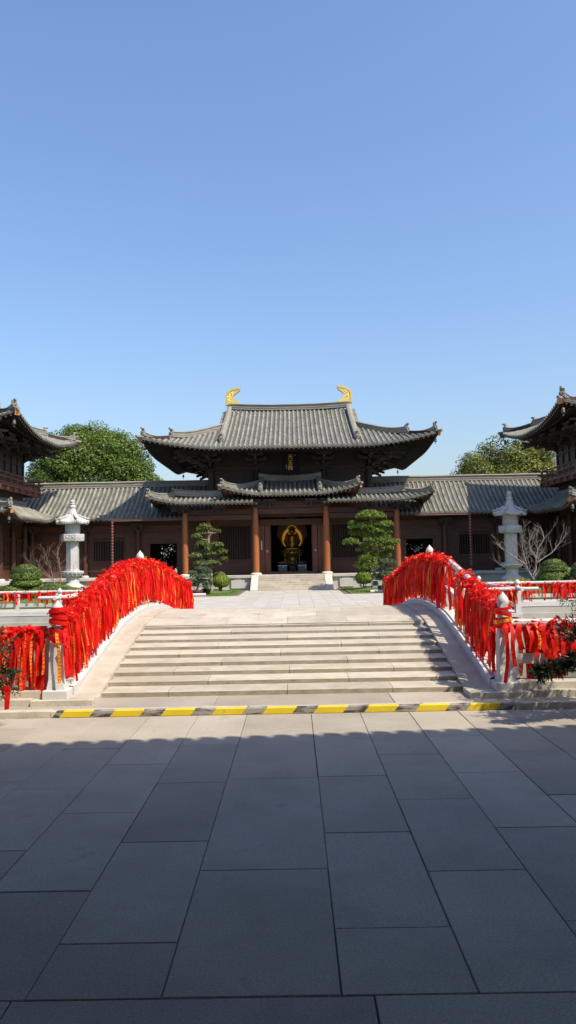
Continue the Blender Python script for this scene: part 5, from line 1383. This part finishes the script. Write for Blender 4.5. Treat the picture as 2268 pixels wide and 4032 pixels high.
# ------------------------------------------------------------------ vegetation
def rvec(): 
    while True:
        v = Vector((RND.uniform(-1, 1), RND.uniform(-1, 1), RND.uniform(-1, 1)))
        if .05 < v.length < 1: return v.normalized()
def leafq(mb, c, nrm, l, w, tint, fold=0.):
    d = rvec(); u = d.cross(nrm)
    if u.length < .05: u = Vector((1, 0, 0)).cross(nrm)
    u.normalize(); v = nrm.cross(u).normalized()
    mb.add([c - u * l * .5, c + v * w * .5 + nrm * fold, c + u * l * .5, c - v * w * .5 + nrm * fold], [(0, 1, 2, 3)], 0, False, lambda i: (tint, .5))
def clump(mb, c, r, n, l, w, up=.35, shell=.55, lo=0., hi=1., low_cut=None):
    c = Vector(c); b0 = RND.uniform(lo, lerp(lo, hi, .5))
    for _ in range(n):
        d = rvec(); k = lerp(shell, 1.06, RND.random() ** .6)
        p = c + Vector((d.x * r[0] * k, d.y * r[1] * k, d.z * r[2] * k))
        if low_cut is not None and d.z < low_cut: continue
        nn = (d + rvec() * .8 + Vector((0, 0, up))).normalized()
        leafq(mb, p, nn, l * RND.uniform(.7, 1.3), w * RND.uniform(.7, 1.3), min(1, b0 + RND.random() * (hi - lo) * .6))
def branch(mb, p, d, length, r, depth, spread, mi=0, bend=.25, n=4, upw=.15, ratio=.7):
    p = Vector(p); d = Vector(d).normalized(); pts = [p]; rr = [r]
    for i in range(n):
        d = (d + rvec() * bend + Vector((0, 0, upw))).normalized(); p = p + d * length / n; pts.append(p); rr.append(lerp(r, r * .55, (i + 1) / n))
    mb.tube(pts, rr, 6 if depth > 1 else 4, mi)
    if depth <= 0: return
    for k in range(RND.choice((2, 3)) if depth > 1 else 3):
        q = pts[RND.randint(max(1, n - 3), n)]; dd = (d + rvec() * spread).normalized()
        branch(mb, q, dd, length * ratio * RND.uniform(.75, 1.2), r * .55, depth - 1, spread, mi, bend, n, upw, ratio)

def big_tree(x, y, cz, rx, ry, rz, mat, label, n, seed, ls=.30):
    t = thing('broadleaf_tree', label, 'tree', (x, y, 0), 'tall trees behind the galleries'); mb = MB()
    mb.tube([(x, y, -.1), (x + .1, y, 2.5), (x - .1, y, 5)], [.5, .38, .32], 10)
    for k in range(9): branch(mb, (x, y, RND.uniform(3, 5.5)), (RND.uniform(-1, 1), RND.uniform(-1, 1), .8), rz * .5, .18, 2, .7, 0, .2, 4, .1, .5)
    mb.build('trunk', M['bark_dark'], t)
    mb = MB()
    for k in range(n):
        while True:
            d = rvec(); 
            if d.z > -.45: break
        q = lerp(.55, 1., RND.random() ** .45) * (1 + .22 * noise.noise(d * 2.1 + Vector((seed, 0, 0))))
        s = RND.uniform(.75, 1.35)
        clump(mb, (x + d.x * (rx - .7) * q, y + d.y * (ry - .7) * q, cz + d.z * (rz - .6) * q), (s * 1.05, s * 1.05, s * .8), int(620 * s), ls, ls * .62, .5, .45)
    mb.build('crown', M[mat], t)
big_tree(-17.2, 65, 8.0, 5.7, 4.6, 5.8, 'leaf_tree', 'large dark green broadleaf tree behind the left gallery roof', 220, 3, .185)
big_tree(18.4, 65, 7.0, 5.4, 4.4, 4.9, 'leaf_olive', 'olive green round broadleaf tree behind the right gallery roof', 190, 9, .17)
def door_tree(x, y, label):
    t = thing('courtyard_tree', label, 'tree', (x, y, 0), 'trees seen through the gallery doors'); mb = MB(); mb.tube([(x, y, -.1), (x, y, 2.4)], [.12, .09], 8); mb.build('trunk', M['bark_dark'], t); mb = MB()
    for k in range(44): d = rvec(); clump(mb, (x + d.x * 1.7, y + d.y * .8, 2.75 + d.z * 1.15), (.6, .6, .5), 150, .2, .12, .2)
    mb.build('crown', M['leaf_dark'], t)
door_tree(-9.7, 56.6, 'dark tree seen through the left gallery doorway'); door_tree(9.3, 56.6, 'dark tree seen through the right gallery doorway')
for sg, nm in ((-1, 'left'), (1, 'right')):
    mb = MB(); xa, xb = sorted((sg * 6, sg * 20)); mb.box(xa, xb, 70, 70.3, -.1, 3.6); mb.box(xa, xb, 69.9, 70.4, 3.6, 3.75); tag(mb.build('courtyard_wall', M['plaster']), 'white wall glimpsed through the ' + nm + ' gallery doorway', 'wall')

def pad(mb, x, y, z, rx, rz, dens=1., l=.17, w=.045, ry=None):
    ry = ry or rx * .8; n = int(dens * 2300 * max(.12, rx * rx + .05)) + 90; rx *= 1.1; rz *= 1.15
    for _ in range(n):
        a = RND.uniform(0, 2 * PI); q = math.sqrt(RND.random()); wob = 1 + .14 * math.sin(3 * a + x * 9) + .08 * math.sin(7 * a + z * 5)
        px, py = q * math.cos(a) * wob, q * math.sin(a) * wob
        top = rz * math.sqrt(max(0, 1 - q * q)); zz = z - rz * .35 + (top + rz * .35) * RND.random() ** .35 + .09 * noise.noise(Vector((px * 3, py * 3, x * 3)))
        nn = (Vector((px * .6, py * .6, .5)) + rvec() * .9).normalized(); tz = (zz - z + rz * .35) / (rz * 1.35)
        leafq(mb, Vector((x + px * rx, y + py * ry, zz)), nn, l * RND.uniform(.7, 1.3), w * RND.uniform(.8, 1.4), min(1, max(0, .15 + RND.random() * .75)))
def pruned_tree(name, label, cat, base, trunk, pads, sc, x0, y0, mat, bark, tr, dens=1., l=.17, w=.045):
    """pads: (px, py, rx, ry) from the layered outline; x0,y0 pixel of the base; sc metres per pixel"""
    bx_, by_, bz = base; t = thing(name, label, cat, base); mb = MB(); mp = lambda px, py: (bx_ + (px - x0) * sc, bz + (y0 - py) * sc)
    tp = []
    for px, py in trunk: X, Z = mp(px, py); tp.append((X, by_ + RND.uniform(-.05, .05), Z))
    mb.tube(tp, [lerp(tr, tr * .3, k / (len(tp) - 1)) for k in range(len(tp))], 10)
    fo = MB()
    for px, py, rx, rz in pads:
        X, Z = mp(px, py); yy = by_ + RND.uniform(-.25, .25); near = min(tp, key=lambda q: abs(q[2] - (Z - .2)))
        mb.tube([near, ((near[0] + X) / 2, (near[1] + yy) / 2, (near[2] + Z) / 2 - .04), (X, yy, Z - rz * sc * .3)], [tr * .4, tr * .3, tr * .12], 6)
        pad(fo, X, yy, Z, rx * sc, rz * sc, dens, l, w)
    mb.build('trunk', M[bark], t); fo.build('foliage', M[mat], t); return t
pruned_tree('pruned_pine', 'tall pale trunked pine with sparse layered foliage, left of the hall stairs', 'pine', (-4.8, 44.4, .12),
            [(745, 1880), (735, 1500), (715, 1200), (700, 950), (690, 700), (700, 540), (650, 400)],
            [(620, 400, 130, 80), (540, 470, 120, 90), (420, 620, 120, 70), (780, 480, 60, 40), (930, 510, 40, 30), (480, 740, 90, 40), (880, 830, 150, 70), (450, 880, 100, 80), (960, 970, 140, 60), (800, 1010, 200, 60), (400, 1070, 150, 65), (980, 1130, 120, 45), (640, 1100, 150, 50), (590, 560, 140, 80), (560, 800, 130, 70), (480, 980, 120, 60), (700, 900, 90, 50), (820, 920, 130, 60), (640, 1320, 150, 60), (560, 1180, 150, 60), (480, 1240, 160, 70), (720, 1230, 200, 50), (880, 1250, 60, 40)],
            .00251, 740, 1870, 'leaf_old_pine', 'bark', .10, 1.15, .15, .045)
pruned_tree('pruned_pine', 'bright green cloud pruned pine with flat layered pads, right of the hall stairs', 'pine', (4.5, 44.4, .12),
            [(640, 1640), (690, 1200), (760, 950), (720, 750), (660, 550), (630, 350)],
            [(600, 285, 250, 120), (600, 440, 170, 70), (700, 560, 150, 60), (420, 600, 150, 70), (640, 730, 150, 60), (720, 830, 120, 60), (480, 900, 120, 60), (700, 1090, 120, 90), (460, 480, 210, 75), (860, 435, 180, 75), (290, 400, 70, 45), (840, 570, 160, 70), (560, 650, 130, 65), (330, 590, 120, 75), (830, 665, 155, 50), (250, 770, 150, 75), (550, 830, 145, 65), (850, 760, 190, 80), (1040, 790, 115, 75), (930, 890, 110, 45), (640, 985, 120, 45), (560, 1110, 180, 120), (880, 1020, 115, 85), (520, 1240, 190, 110), (700, 1250, 120, 80)],
            .00301, 640, 1640, 'leaf_pine', 'bark', .11, 1.15)
def potted(label, base, x0, y0, pads, sc, trunk, pot):
    t = pruned_tree('potted_pine', label, 'potted plant', base, trunk, pads, sc, x0, y0, 'leaf_grey', 'bark', .06, 1.2, .12, .035)
    x, y, z = base; mb = MB()
    if pot == 'oval': mb.lathe([(.26, 0), (.28, .03), (.34, .2), (.38, .27), (.36, .28), (.3, .24)], x, y, 20, 0, True, 0, .03)
    else: mb.lathe([(.22, 0), (.24, .03), (.30, .3), (.33, .33), (.28, .33)], x, y, 20, 0, True, 0, .03)
    mb.build('pot', M['pot_brown'], t); mb = MB(); mb.lathe([(.0, 0), (.3, 0), (.28, .02)], x, y, 16, 0, False, 0, .24); mb.build('earth', M['soil'], t)
potted('grey green bonsai pine in a shallow brown pot, left of the plaza', (-5.25, 41.2, .25), 410, 1930,
       [(560, 1340, 90, 50), (520, 1420, 130, 50), (330, 1520, 110, 45), (640, 1480, 100, 60), (430, 1600, 150, 70), (600, 1620, 150, 80), (380, 1700, 160, 60), (560, 1740, 200, 70), (330, 1800, 90, 40), (640, 1780, 110, 60)], .00236, [(410, 1930), (440, 1820), (500, 1680), (540, 1500), (560, 1380)], 'oval')
potted('grey green bonsai pine in a dark pot beside the right bridge rail', (4.75, 41.6, .25), 810, 1640,
       [(900, 1160, 140, 50), (820, 1220, 100, 45), (700, 1330, 110, 60), (900, 1280, 120, 50), (870, 1400, 130, 60), (720, 1440, 110, 60), (820, 1500, 120, 60)], .00285, [(810, 1640), (820, 1480), (800, 1350), (840, 1200)], 'tall')
t = thing('potted_plant', 'small plant in a black tub behind the bonsai pine on the left', 'potted plant', (-4.82, 41.9, .03)); mb = MB(); mb.lathe([(.2, 0), (.26, .3), (.28, .32), (.22, .31)], -4.82, 41.9, 18, 0, True, 0, .03); mb.build('pot', M['pot_black'], t)
mb = MB(); clump(mb, (-4.82, 41.9, .48), (.2, .2, .14), 260, .1, .04); mb.build('foliage', M['leaf_grey'], t)
def shrub(label, p, r, mat, group=None, name='round_shrub', n=2600, l=.085):
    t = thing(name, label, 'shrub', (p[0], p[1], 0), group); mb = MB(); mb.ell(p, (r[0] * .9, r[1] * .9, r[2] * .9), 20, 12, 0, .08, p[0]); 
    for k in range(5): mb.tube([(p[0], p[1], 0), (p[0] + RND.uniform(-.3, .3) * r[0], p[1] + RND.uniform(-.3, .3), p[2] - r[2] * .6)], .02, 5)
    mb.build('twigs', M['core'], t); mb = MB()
    for _ in range(n):
        d = rvec(); k = (1 + .06 * noise.noise(d * 2.4 + Vector((p[0], 0, 0)))) * RND.uniform(.93, 1.03)
        if d.z < -.75: continue
        leafq(mb, Vector((p[0] + d.x * r[0] * k, p[1] + d.y * r[1] * k, p[2] + d.z * r[2] * k)), (d + rvec() * .55).normalized(), l * RND.uniform(.7, 1.3), l * .5, RND.random())
    mb.build('foliage', M[mat], t); return t
shrub('bright green clipped round shrub left of the stairs beside the tall pine', (-4.28, 44.7, .66), (.50, .48, .42), 'leaf_shrub')
shrub('yellow green bush behind the round shrub on the left', (-4.45, 45.5, .95), (.42, .35, .26), 'leaf_old_pine', n=900)
shrub('green clipped round shrub right of the stairs under the bright pine', (4.0, 44.3, .72), (.50, .46, .42), 'leaf_shrub')
shrub('low spreading green ground shrub under the tower base at the left edge', (-11.7, 37.6, .45), (1.0, .7, .45), 'leaf_topiary', n=2600)
def topiary(label, x, y, parts):
    t = thing('topiary', label, 'topiary', (x, y, 0), 'tiered topiaries'); mb = MB(); mb.tube([(x, y, 0), (x, y, 1.2)], .07, 8); mb.build('trunk', M['bark_dark'], t)
    for dx, dz, rx, rz, flat in parts:
        c = MB(); mb = MB(); X, Z = x + dx, dz
        for _ in range(int(3800 * rx)):
            d = rvec(); q = d.z
            if q < 0 and flat: d = Vector((d.x, d.y, q * flat))
            k = RND.uniform(.95, 1.02) * (1 + .04 * noise.noise(d * 3 + Vector((X, Z, 0))))
            leafq(mb, Vector((X + d.x * rx * k, y + d.y * rx * .85 * k, Z + d.z * rz * k)), (d + rvec() * .5).normalized(), .085 * RND.uniform(.7, 1.3), .05, RND.random())
        o = mb.build('clipped_tier', M['leaf_topiary'], t)
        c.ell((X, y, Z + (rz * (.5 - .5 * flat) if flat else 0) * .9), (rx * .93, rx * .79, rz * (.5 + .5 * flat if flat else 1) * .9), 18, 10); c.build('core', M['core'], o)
topiary('two tier dark green clipped topiary with a domed top, left side', -13.3, 38, [(0, 1.22, .78, .66, .2), (.02, .92, .78, .32, .6), (-.5, .5, .9, .4, 0), (.9, .42, .95, .38, 0)])
topiary('two tier clipped topiary right of the white bare tree', 12.75, 38, [(.02, 1.12, .66, .52, .2), (0, .68, .78, .48, .8), (.62, .95, .32, .3, 0)])
def bare_tree(label, x, y, mat, limbs):
    t = thing('bare_tree', label, 'tree', (x, y, .2), 'bare ornamental trees'); mb = MB()
    for pts, r in limbs:
        P_ = [(x + a, y + RND.uniform(-.08, .08) + c, .2 + (b - .2) * .84) for a, b, c in pts]; r *= .58; mb.tube(P_, [lerp(r, r * .38, k / (len(P_) - 1)) for k in range(len(P_))], 8)
        for k in range(1, len(P_)):
            for q in range(3):
                d = Vector((P_[k][0] - x) * .45 + 0 for _ in range(1)) if False else Vector(((P_[k][0] - x) * .35 + RND.uniform(-.6, .6), RND.uniform(-.6, .6), .7))
                branch(mb, P_[k], d, RND.uniform(.45, .8), r * .28, 2, .65, 0, .22, 4, .06, .62)
    mb.build('branches', M[mat], t)
bare_tree('leafless brown twigged tree in front of the left lantern', -12.05, 39, 'bark_twig',
          [([(0, .2, 0), (-.05, .75, 0), (-.12, 1.0, 0), (-.42, 1.45, .1), (-.9, 1.75, .1)], .05), ([(-.05, .6, 0), (-.2, 1.2, .1), (-.36, 1.9, .1), (-.5, 2.5, 0)], .04), ([(.05, .3, 0), (.12, .9, 0), (.2, 1.5, 0), (.1, 2.1, 0), (.0, 2.6, 0)], .05), ([(.1, .8, 0), (.45, 1.3, 0), (.85, 1.8, 0)], .035), ([(-.4, 1.4, 0), (-1.0, 1.7, 0), (-1.35, 2.2, 0)], .03)])
bare_tree('leafless pale trunked tree in front of the right lantern', 12.05, 39, 'bark_pale',
          [([(.0, .2, 0), (0, .75, 0), (-.18, 1.15, 0), (-.35, 1.6, 0), (-.75, 1.95, 0), (-1.3, 2.4, 0)], .085), ([(-.02, .95, 0), (.14, 1.3, 0), (.2, 1.9, 0), (.3, 2.5, 0), (.65, 3.1, 0)], .07), ([(.2, 1.7, 0), (.65, 2.0, 0), (1.0, 2.3, 0), (1.35, 2.75, 0)], .05), ([(-.3, 1.6, 0), (-.4, 2.1, 0), (-.5, 2.6, 0), (-.45, 3.1, 0)], .045), ([(-.25, 1.5, 0), (-.9, 1.6, 0), (-1.6, 1.55, 0)], .03), ([(.2, 2.0, 0), (-.1, 2.5, 0), (-.1, 3.0, 0)], .04)])
mb = MB()
for x, y, rx, ry in ((11.3, 38.6, 1.0, .7), (12.3, 38.2, .6, .6), (-11.2, 38.4, .8, .5)):
    for _ in range(1100):
        a = RND.uniform(0, 2 * PI); q = math.sqrt(RND.random()); leafq(mb, Vector((x + rx * q * math.cos(a), y + ry * q * math.sin(a), .3 + .38 * math.sqrt(1 - q * q) * RND.random() ** .4)), (rvec() + Vector((0, 0, .8))).normalized(), .13, .07, RND.random())
tag(mb.build('ground_cover', M['leaf_cover']), 'yellow green leafy ground cover below the bare trees', 'ground cover', kind='stuff')
shrub('grey green conifer bush at the right edge behind the far railing', (13.95, 37, .95), (.7, .6, .62), 'leaf_grey', n=1800, l=.13, name='conifer_bush')
t = thing('cycad', 'small cycad with arching fronds behind the right bridge rail', 'plant', (9.45, 44, .0)); mb = MB(); mb.lathe([(.3, 0), (.34, .5), (.3, .52)], 9.45, 44, 14); mb.build('pot', M['pot_brown'], t); mb = MB()
for k in range(16):
    a = 2 * PI * k / 16 + RND.uniform(-.1, .1); d = Vector((math.cos(a), math.sin(a), 0)); pts = [Vector((9.45, 44, .55)) + d * (.7 * f) + Vector((0, 0, 1.1 * f - .85 * f * f * (1 if k % 2 else .6))) for f in (0, .25, .5, .75, 1.)]
    for i in range(4):
        for q in range(4):
            c = pts[i].lerp(pts[i + 1], q / 4); s_ = Vector((-d.y, d.x, 0))
            for e in (-1, 1): mb.add([c, c + s_ * e * .14 + d * .06, c + d * .03], [(0, 1, 2)], 0, False, lambda i: (.3 + .1 * q, .5))
mb.build('fronds', M['leaf_topiary'], t)
t = thing('flood_lamp', 'grey garden flood lamp beside the potted bonsai on the right', 'lamp', (4.32, 41.4, .03)); mb = MB(); mb.box(4.16, 4.48, 41.3, 41.46, .34, .66, 0, bev=.03); mb.build('lamp_head', M['steel'], t)
mb = MB(); mb.box(4.19, 4.45, 41.285, 41.298, .37, .63); mb.box(4.31, 4.33, 41.27, 41.284, .34, .66); mb.box(4.16, 4.48, 41.27, 41.284, .49, .51); mb.build('lamp_guard', M['pot_black'], t); mb = MB(); mb.tube([(4.14, 41.4, .5), (4.14, 41.4, .12), (4.5, 41.4, .12), (4.5, 41.4, .5)], .02, 6); mb.lathe([(.16, .03), (.16, .09), (.05, .12)], 4.32, 41.4, 12); mb.build('stand', M['pot_black'], t)

# podocarpus leaning in from both sides near the camera
def sprig(mb, p, d, length, n, sp=.9):
    p = Vector(p); d = Vector(d).normalized()
    for k in range(n):
        f = k / n; c = p + d * length * f; dd = (d * .75 + rvec() * sp).normalized(); s_ = dd.cross(rvec()).normalized(); l = RND.uniform(.055, .10); w = .0085
        t = RND.random() ** 1.6
        mb.add([c, c + dd * l * .5 + s_ * w, c + dd * l, c + dd * l * .5 - s_ * w], [(0, 1, 2, 3)], 0, False, lambda i: (t, .5))
def near_tree(label, trunk, boughs, extra):
    t = thing('podocarpus', label, 'tree', trunk[0]); br = MB(); lf = MB()
    br.tube(trunk, [.09, .07, .05][:len(trunk)], 8)
    for pts, dens, spread in boughs:
        pts = [Vector(p) for p in pts]; br.tube(pts, [lerp(.022, .006, k / (len(pts) - 1)) for k in range(len(pts))], 5)
        for a, b in zip(pts[:-1], pts[1:]):
            for k in range(int(dens * (b - a).length)):
                c = a.lerp(b, RND.random()) ; e = (rvec() * Vector((1, 1, .7)).length * .5 + (b - a).normalized() * .6 + Vector((0, 0, .1))).normalized(); l = RND.uniform(.5, 1.) * spread
                br.tube([c, c + e * l], .003, 3, 0, False); sprig(lf, c + e * l * .15, e, l, 26)
    for c, r, n in extra:
        for k in range(n): d = rvec(); sprig(lf, Vector(c) + Vector((d.x * r[0], d.y * r[1], d.z * r[2])) * RND.random() ** .4, (d + rvec() * .6), .22, 22)
    br.build('branches', M['bark_dark'], t); lf.build('foliage', M['leaf_dark'], t)
near_tree('dark podocarpus branches with narrow leaves reaching in at the right edge', [(3.95, 8.75, 0), (3.9, 8.7, .8), (3.85, 8.7, 1.5)],
          [([(3.9, 8.7, .80), (3.5, 8.65, .84), (3.2, 8.6, .76), (2.95, 8.58, .67), (2.72, 8.55, .62)], 40, .10), ([(3.9, 8.7, .9), (3.5, 8.7, .80), (3.2, 8.65, .68), (2.9, 8.6, .62), (2.66, 8.58, .60)], 44, .09), ([(2.78, 8.56, .6), (2.67, 8.55, .54), (2.64, 8.55, .47)], 26, .05),
           ([(3.9, 8.7, 1.1), (3.5, 8.65, 1.04), (3.05, 8.6, .98)], 30, .08), ([(3.9, 8.7, 1.4), (3.5, 8.65, 1.42), (3.12, 8.6, 1.36)], 26, .07)],
          [((3.14, 8.62, .99), (.13, .14, .045), 26), ((3.2, 8.6, 1.36), (.08, .12, .05), 10), ((4.05, 8.7, 1.75), (.5, .4, .25), 200), ((4.0, 8.8, 2.2), (.4, .4, .25), 170), ((4.5, 8.75, 1.4), (.45, .4, .3), 130)])
near_tree('dark green podocarpus tips with a red ribbon at the left edge', [(-4.2, 8.95, 0), (-4.15, 8.95, .8), (-4.1, 8.95, 1.1)],
          [([(-4.1, 8.95, .6), (-3.7, 8.95, .68), (-3.42, 8.93, .66), (-3.29, 8.92, .62)], 24, .07), ([(-4.1, 8.95, .9), (-3.7, 8.95, .95), (-3.48, 8.93, .90)], 20, .06)],
          [((-3.40, 8.92, .60), (.10, .12, .09), 26), ((-3.50, 8.92, .90), (.09, .12, .10), 16), ((-3.95, 8.95, .9), (.3, .3, .4), 90)])
mb = MB(); mb.add([(-3.34, 8.86, .48), (-3.27, 8.86, .48), (-3.285, 8.85, .25), (-3.34, 8.85, .24)], [(0, 1, 2, 3)]); mb.add([(-3.39, 8.86, .50), (-3.27, 8.85, .51), (-3.28, 8.85, .46), (-3.37, 8.86, .45)], [(0, 1, 2, 3)]); tag(mb.build('tree_ribbon', M['red']), 'single red ribbon hanging from the leafy twig at the left edge', 'ribbon')

# ------------------------------------------------------------------ gate building the photographer stands under
GH = thing('gate_hall', 'gate building behind the viewer whose tiled eave shades the pavement', 'gate', (0, -2, 0))
GR = Roof(0, 0, 60, 9.0, 9, 9, 6.6, lambda u: 4.2 * (.8 * u + .2 * u * u), 0, 1, 0, None, None, .265, .10)
def skew(mb):
    mb.v = [(-x, -y - 4.14 - .068 * x, z) for x, y, z in mb.v]; mb.v = [(x, y, z) for x, y, z in mb.v]
mb = MB(); GR.tiles(mb, 'S', -16, 16, 6)
for j in range(-60, 61): p = GR.P('S', j * .265, 0, -.03); mb.tube([p + Vector((0, .1, .02)), p + Vector((0, -.17, -.02))], .098, 10)
skew(mb); mb.build('tiled_roof', [M['tile'], M['pan']], GH)
mb = MB(); GR.soffit(mb, 'S', 8.9, -16, 16, n=6); skew(mb); mb.build('eave_boards', M['wood_soffit'], GH)
mb = MB(); mb.box(-16, 16, -5.2, -5, 0, 11); mb.build('rear_wall', M['wood_wall'], GH)
for x in (-7.4, 7.2): mb = MB(); mb.box(x, x + .2, -4.99, 3.6, 0, 7.2); mb.build('shade_side_wall', M['wood_wall'], GH)  # out-of-view walls, added so less sky light reaches the pavement
for x in (-11, -6.5, 6.5, 11): mb = MB(); mb.lathe([(.3, 0), (.3, 7.6)], x, -.5, 16); mb.build('column', M['wood_column'], GH)

for p, q in (((-4.3, 3.4), (-5.3, 8.0)), ((4.3, 3.4), (5.3, 5.4))): mb = MB(); mb.beam((p[0], p[1], 2.6), (q[0], q[1], 2.6), .3, 5.2); mb.build('shade_wall', M['wood_wall'], GH)  # unseen walls added to block sky light and darken the foreground

# ------------------------------------------------------------------ camera, sun, sky
cam = bpy.data.cameras.new('camera'); co = bpy.data.objects.new('camera', cam); COL.objects.link(co)
F_, VPX, VPY, ROLL = 1931., 740. - 724.5, 1405. - 1288., .0195
d = Vector((VPX, -VPY, -F_)).normalized(); r = Vector((1, ROLL, 0)); r = (r - d * r.dot(d)).normalized(); u = r.cross(d)
co.matrix_world = Matrix(((r.x, r.y, r.z, 0), (d.x, d.y, d.z, 0), (u.x, u.y, u.z, 1.9), (0, 0, 0, 1)))
cam.sensor_fit = 'VERTICAL'; cam.sensor_height = 36; cam.lens = F_ / 2576 * 36; cam.clip_end = 3000; cam.clip_start = .05
scene.camera = co
S = Vector((.80, -.60, 1.27)).normalized()
sl = bpy.data.lights.new('sun', 'SUN'); sl.energy = 5.0; sl.angle = math.radians(.53); sl.color = (1., .90, .75)
so = bpy.data.objects.new('sun', sl); COL.objects.link(so); so.rotation_euler = (-S).to_track_quat('-Z', 'Y').to_euler()
w = bpy.data.worlds.new('World'); scene.world = w; w.use_nodes = True; nt = w.node_tree
sk = nt.nodes.new('ShaderNodeTexSky'); sk.sky_type = 'NISHITA'; sk.sun_disc = False
sk.sun_elevation = math.asin(S.z); sk.sun_rotation = math.atan2(S.x, S.y); sk.air_density = 1.55; sk.dust_density = 1.9; sk.ozone_density = 7.
bg = nt.nodes['Background']; bg.inputs['Strength'].default_value = .135
tn = nt.nodes.new('ShaderNodeMix'); tn.data_type = 'RGBA'; tn.blend_type = 'MULTIPLY'; tn.inputs['Factor'].default_value = 1.
tn.inputs['B'].default_value = (1.02, .985, 1.05, 1)
nt.links.new(sk.outputs[0], tn.inputs['A']); nt.links.new(tn.outputs['Result'], bg.inputs['Color'])
vs = scene.view_settings; vs.view_transform = 'Standard'; vs.look = 'None'; vs.exposure = 0.5; vs.gamma = 1.
scene.cycles.max_bounces = 6; scene.cycles.use_denoising = True
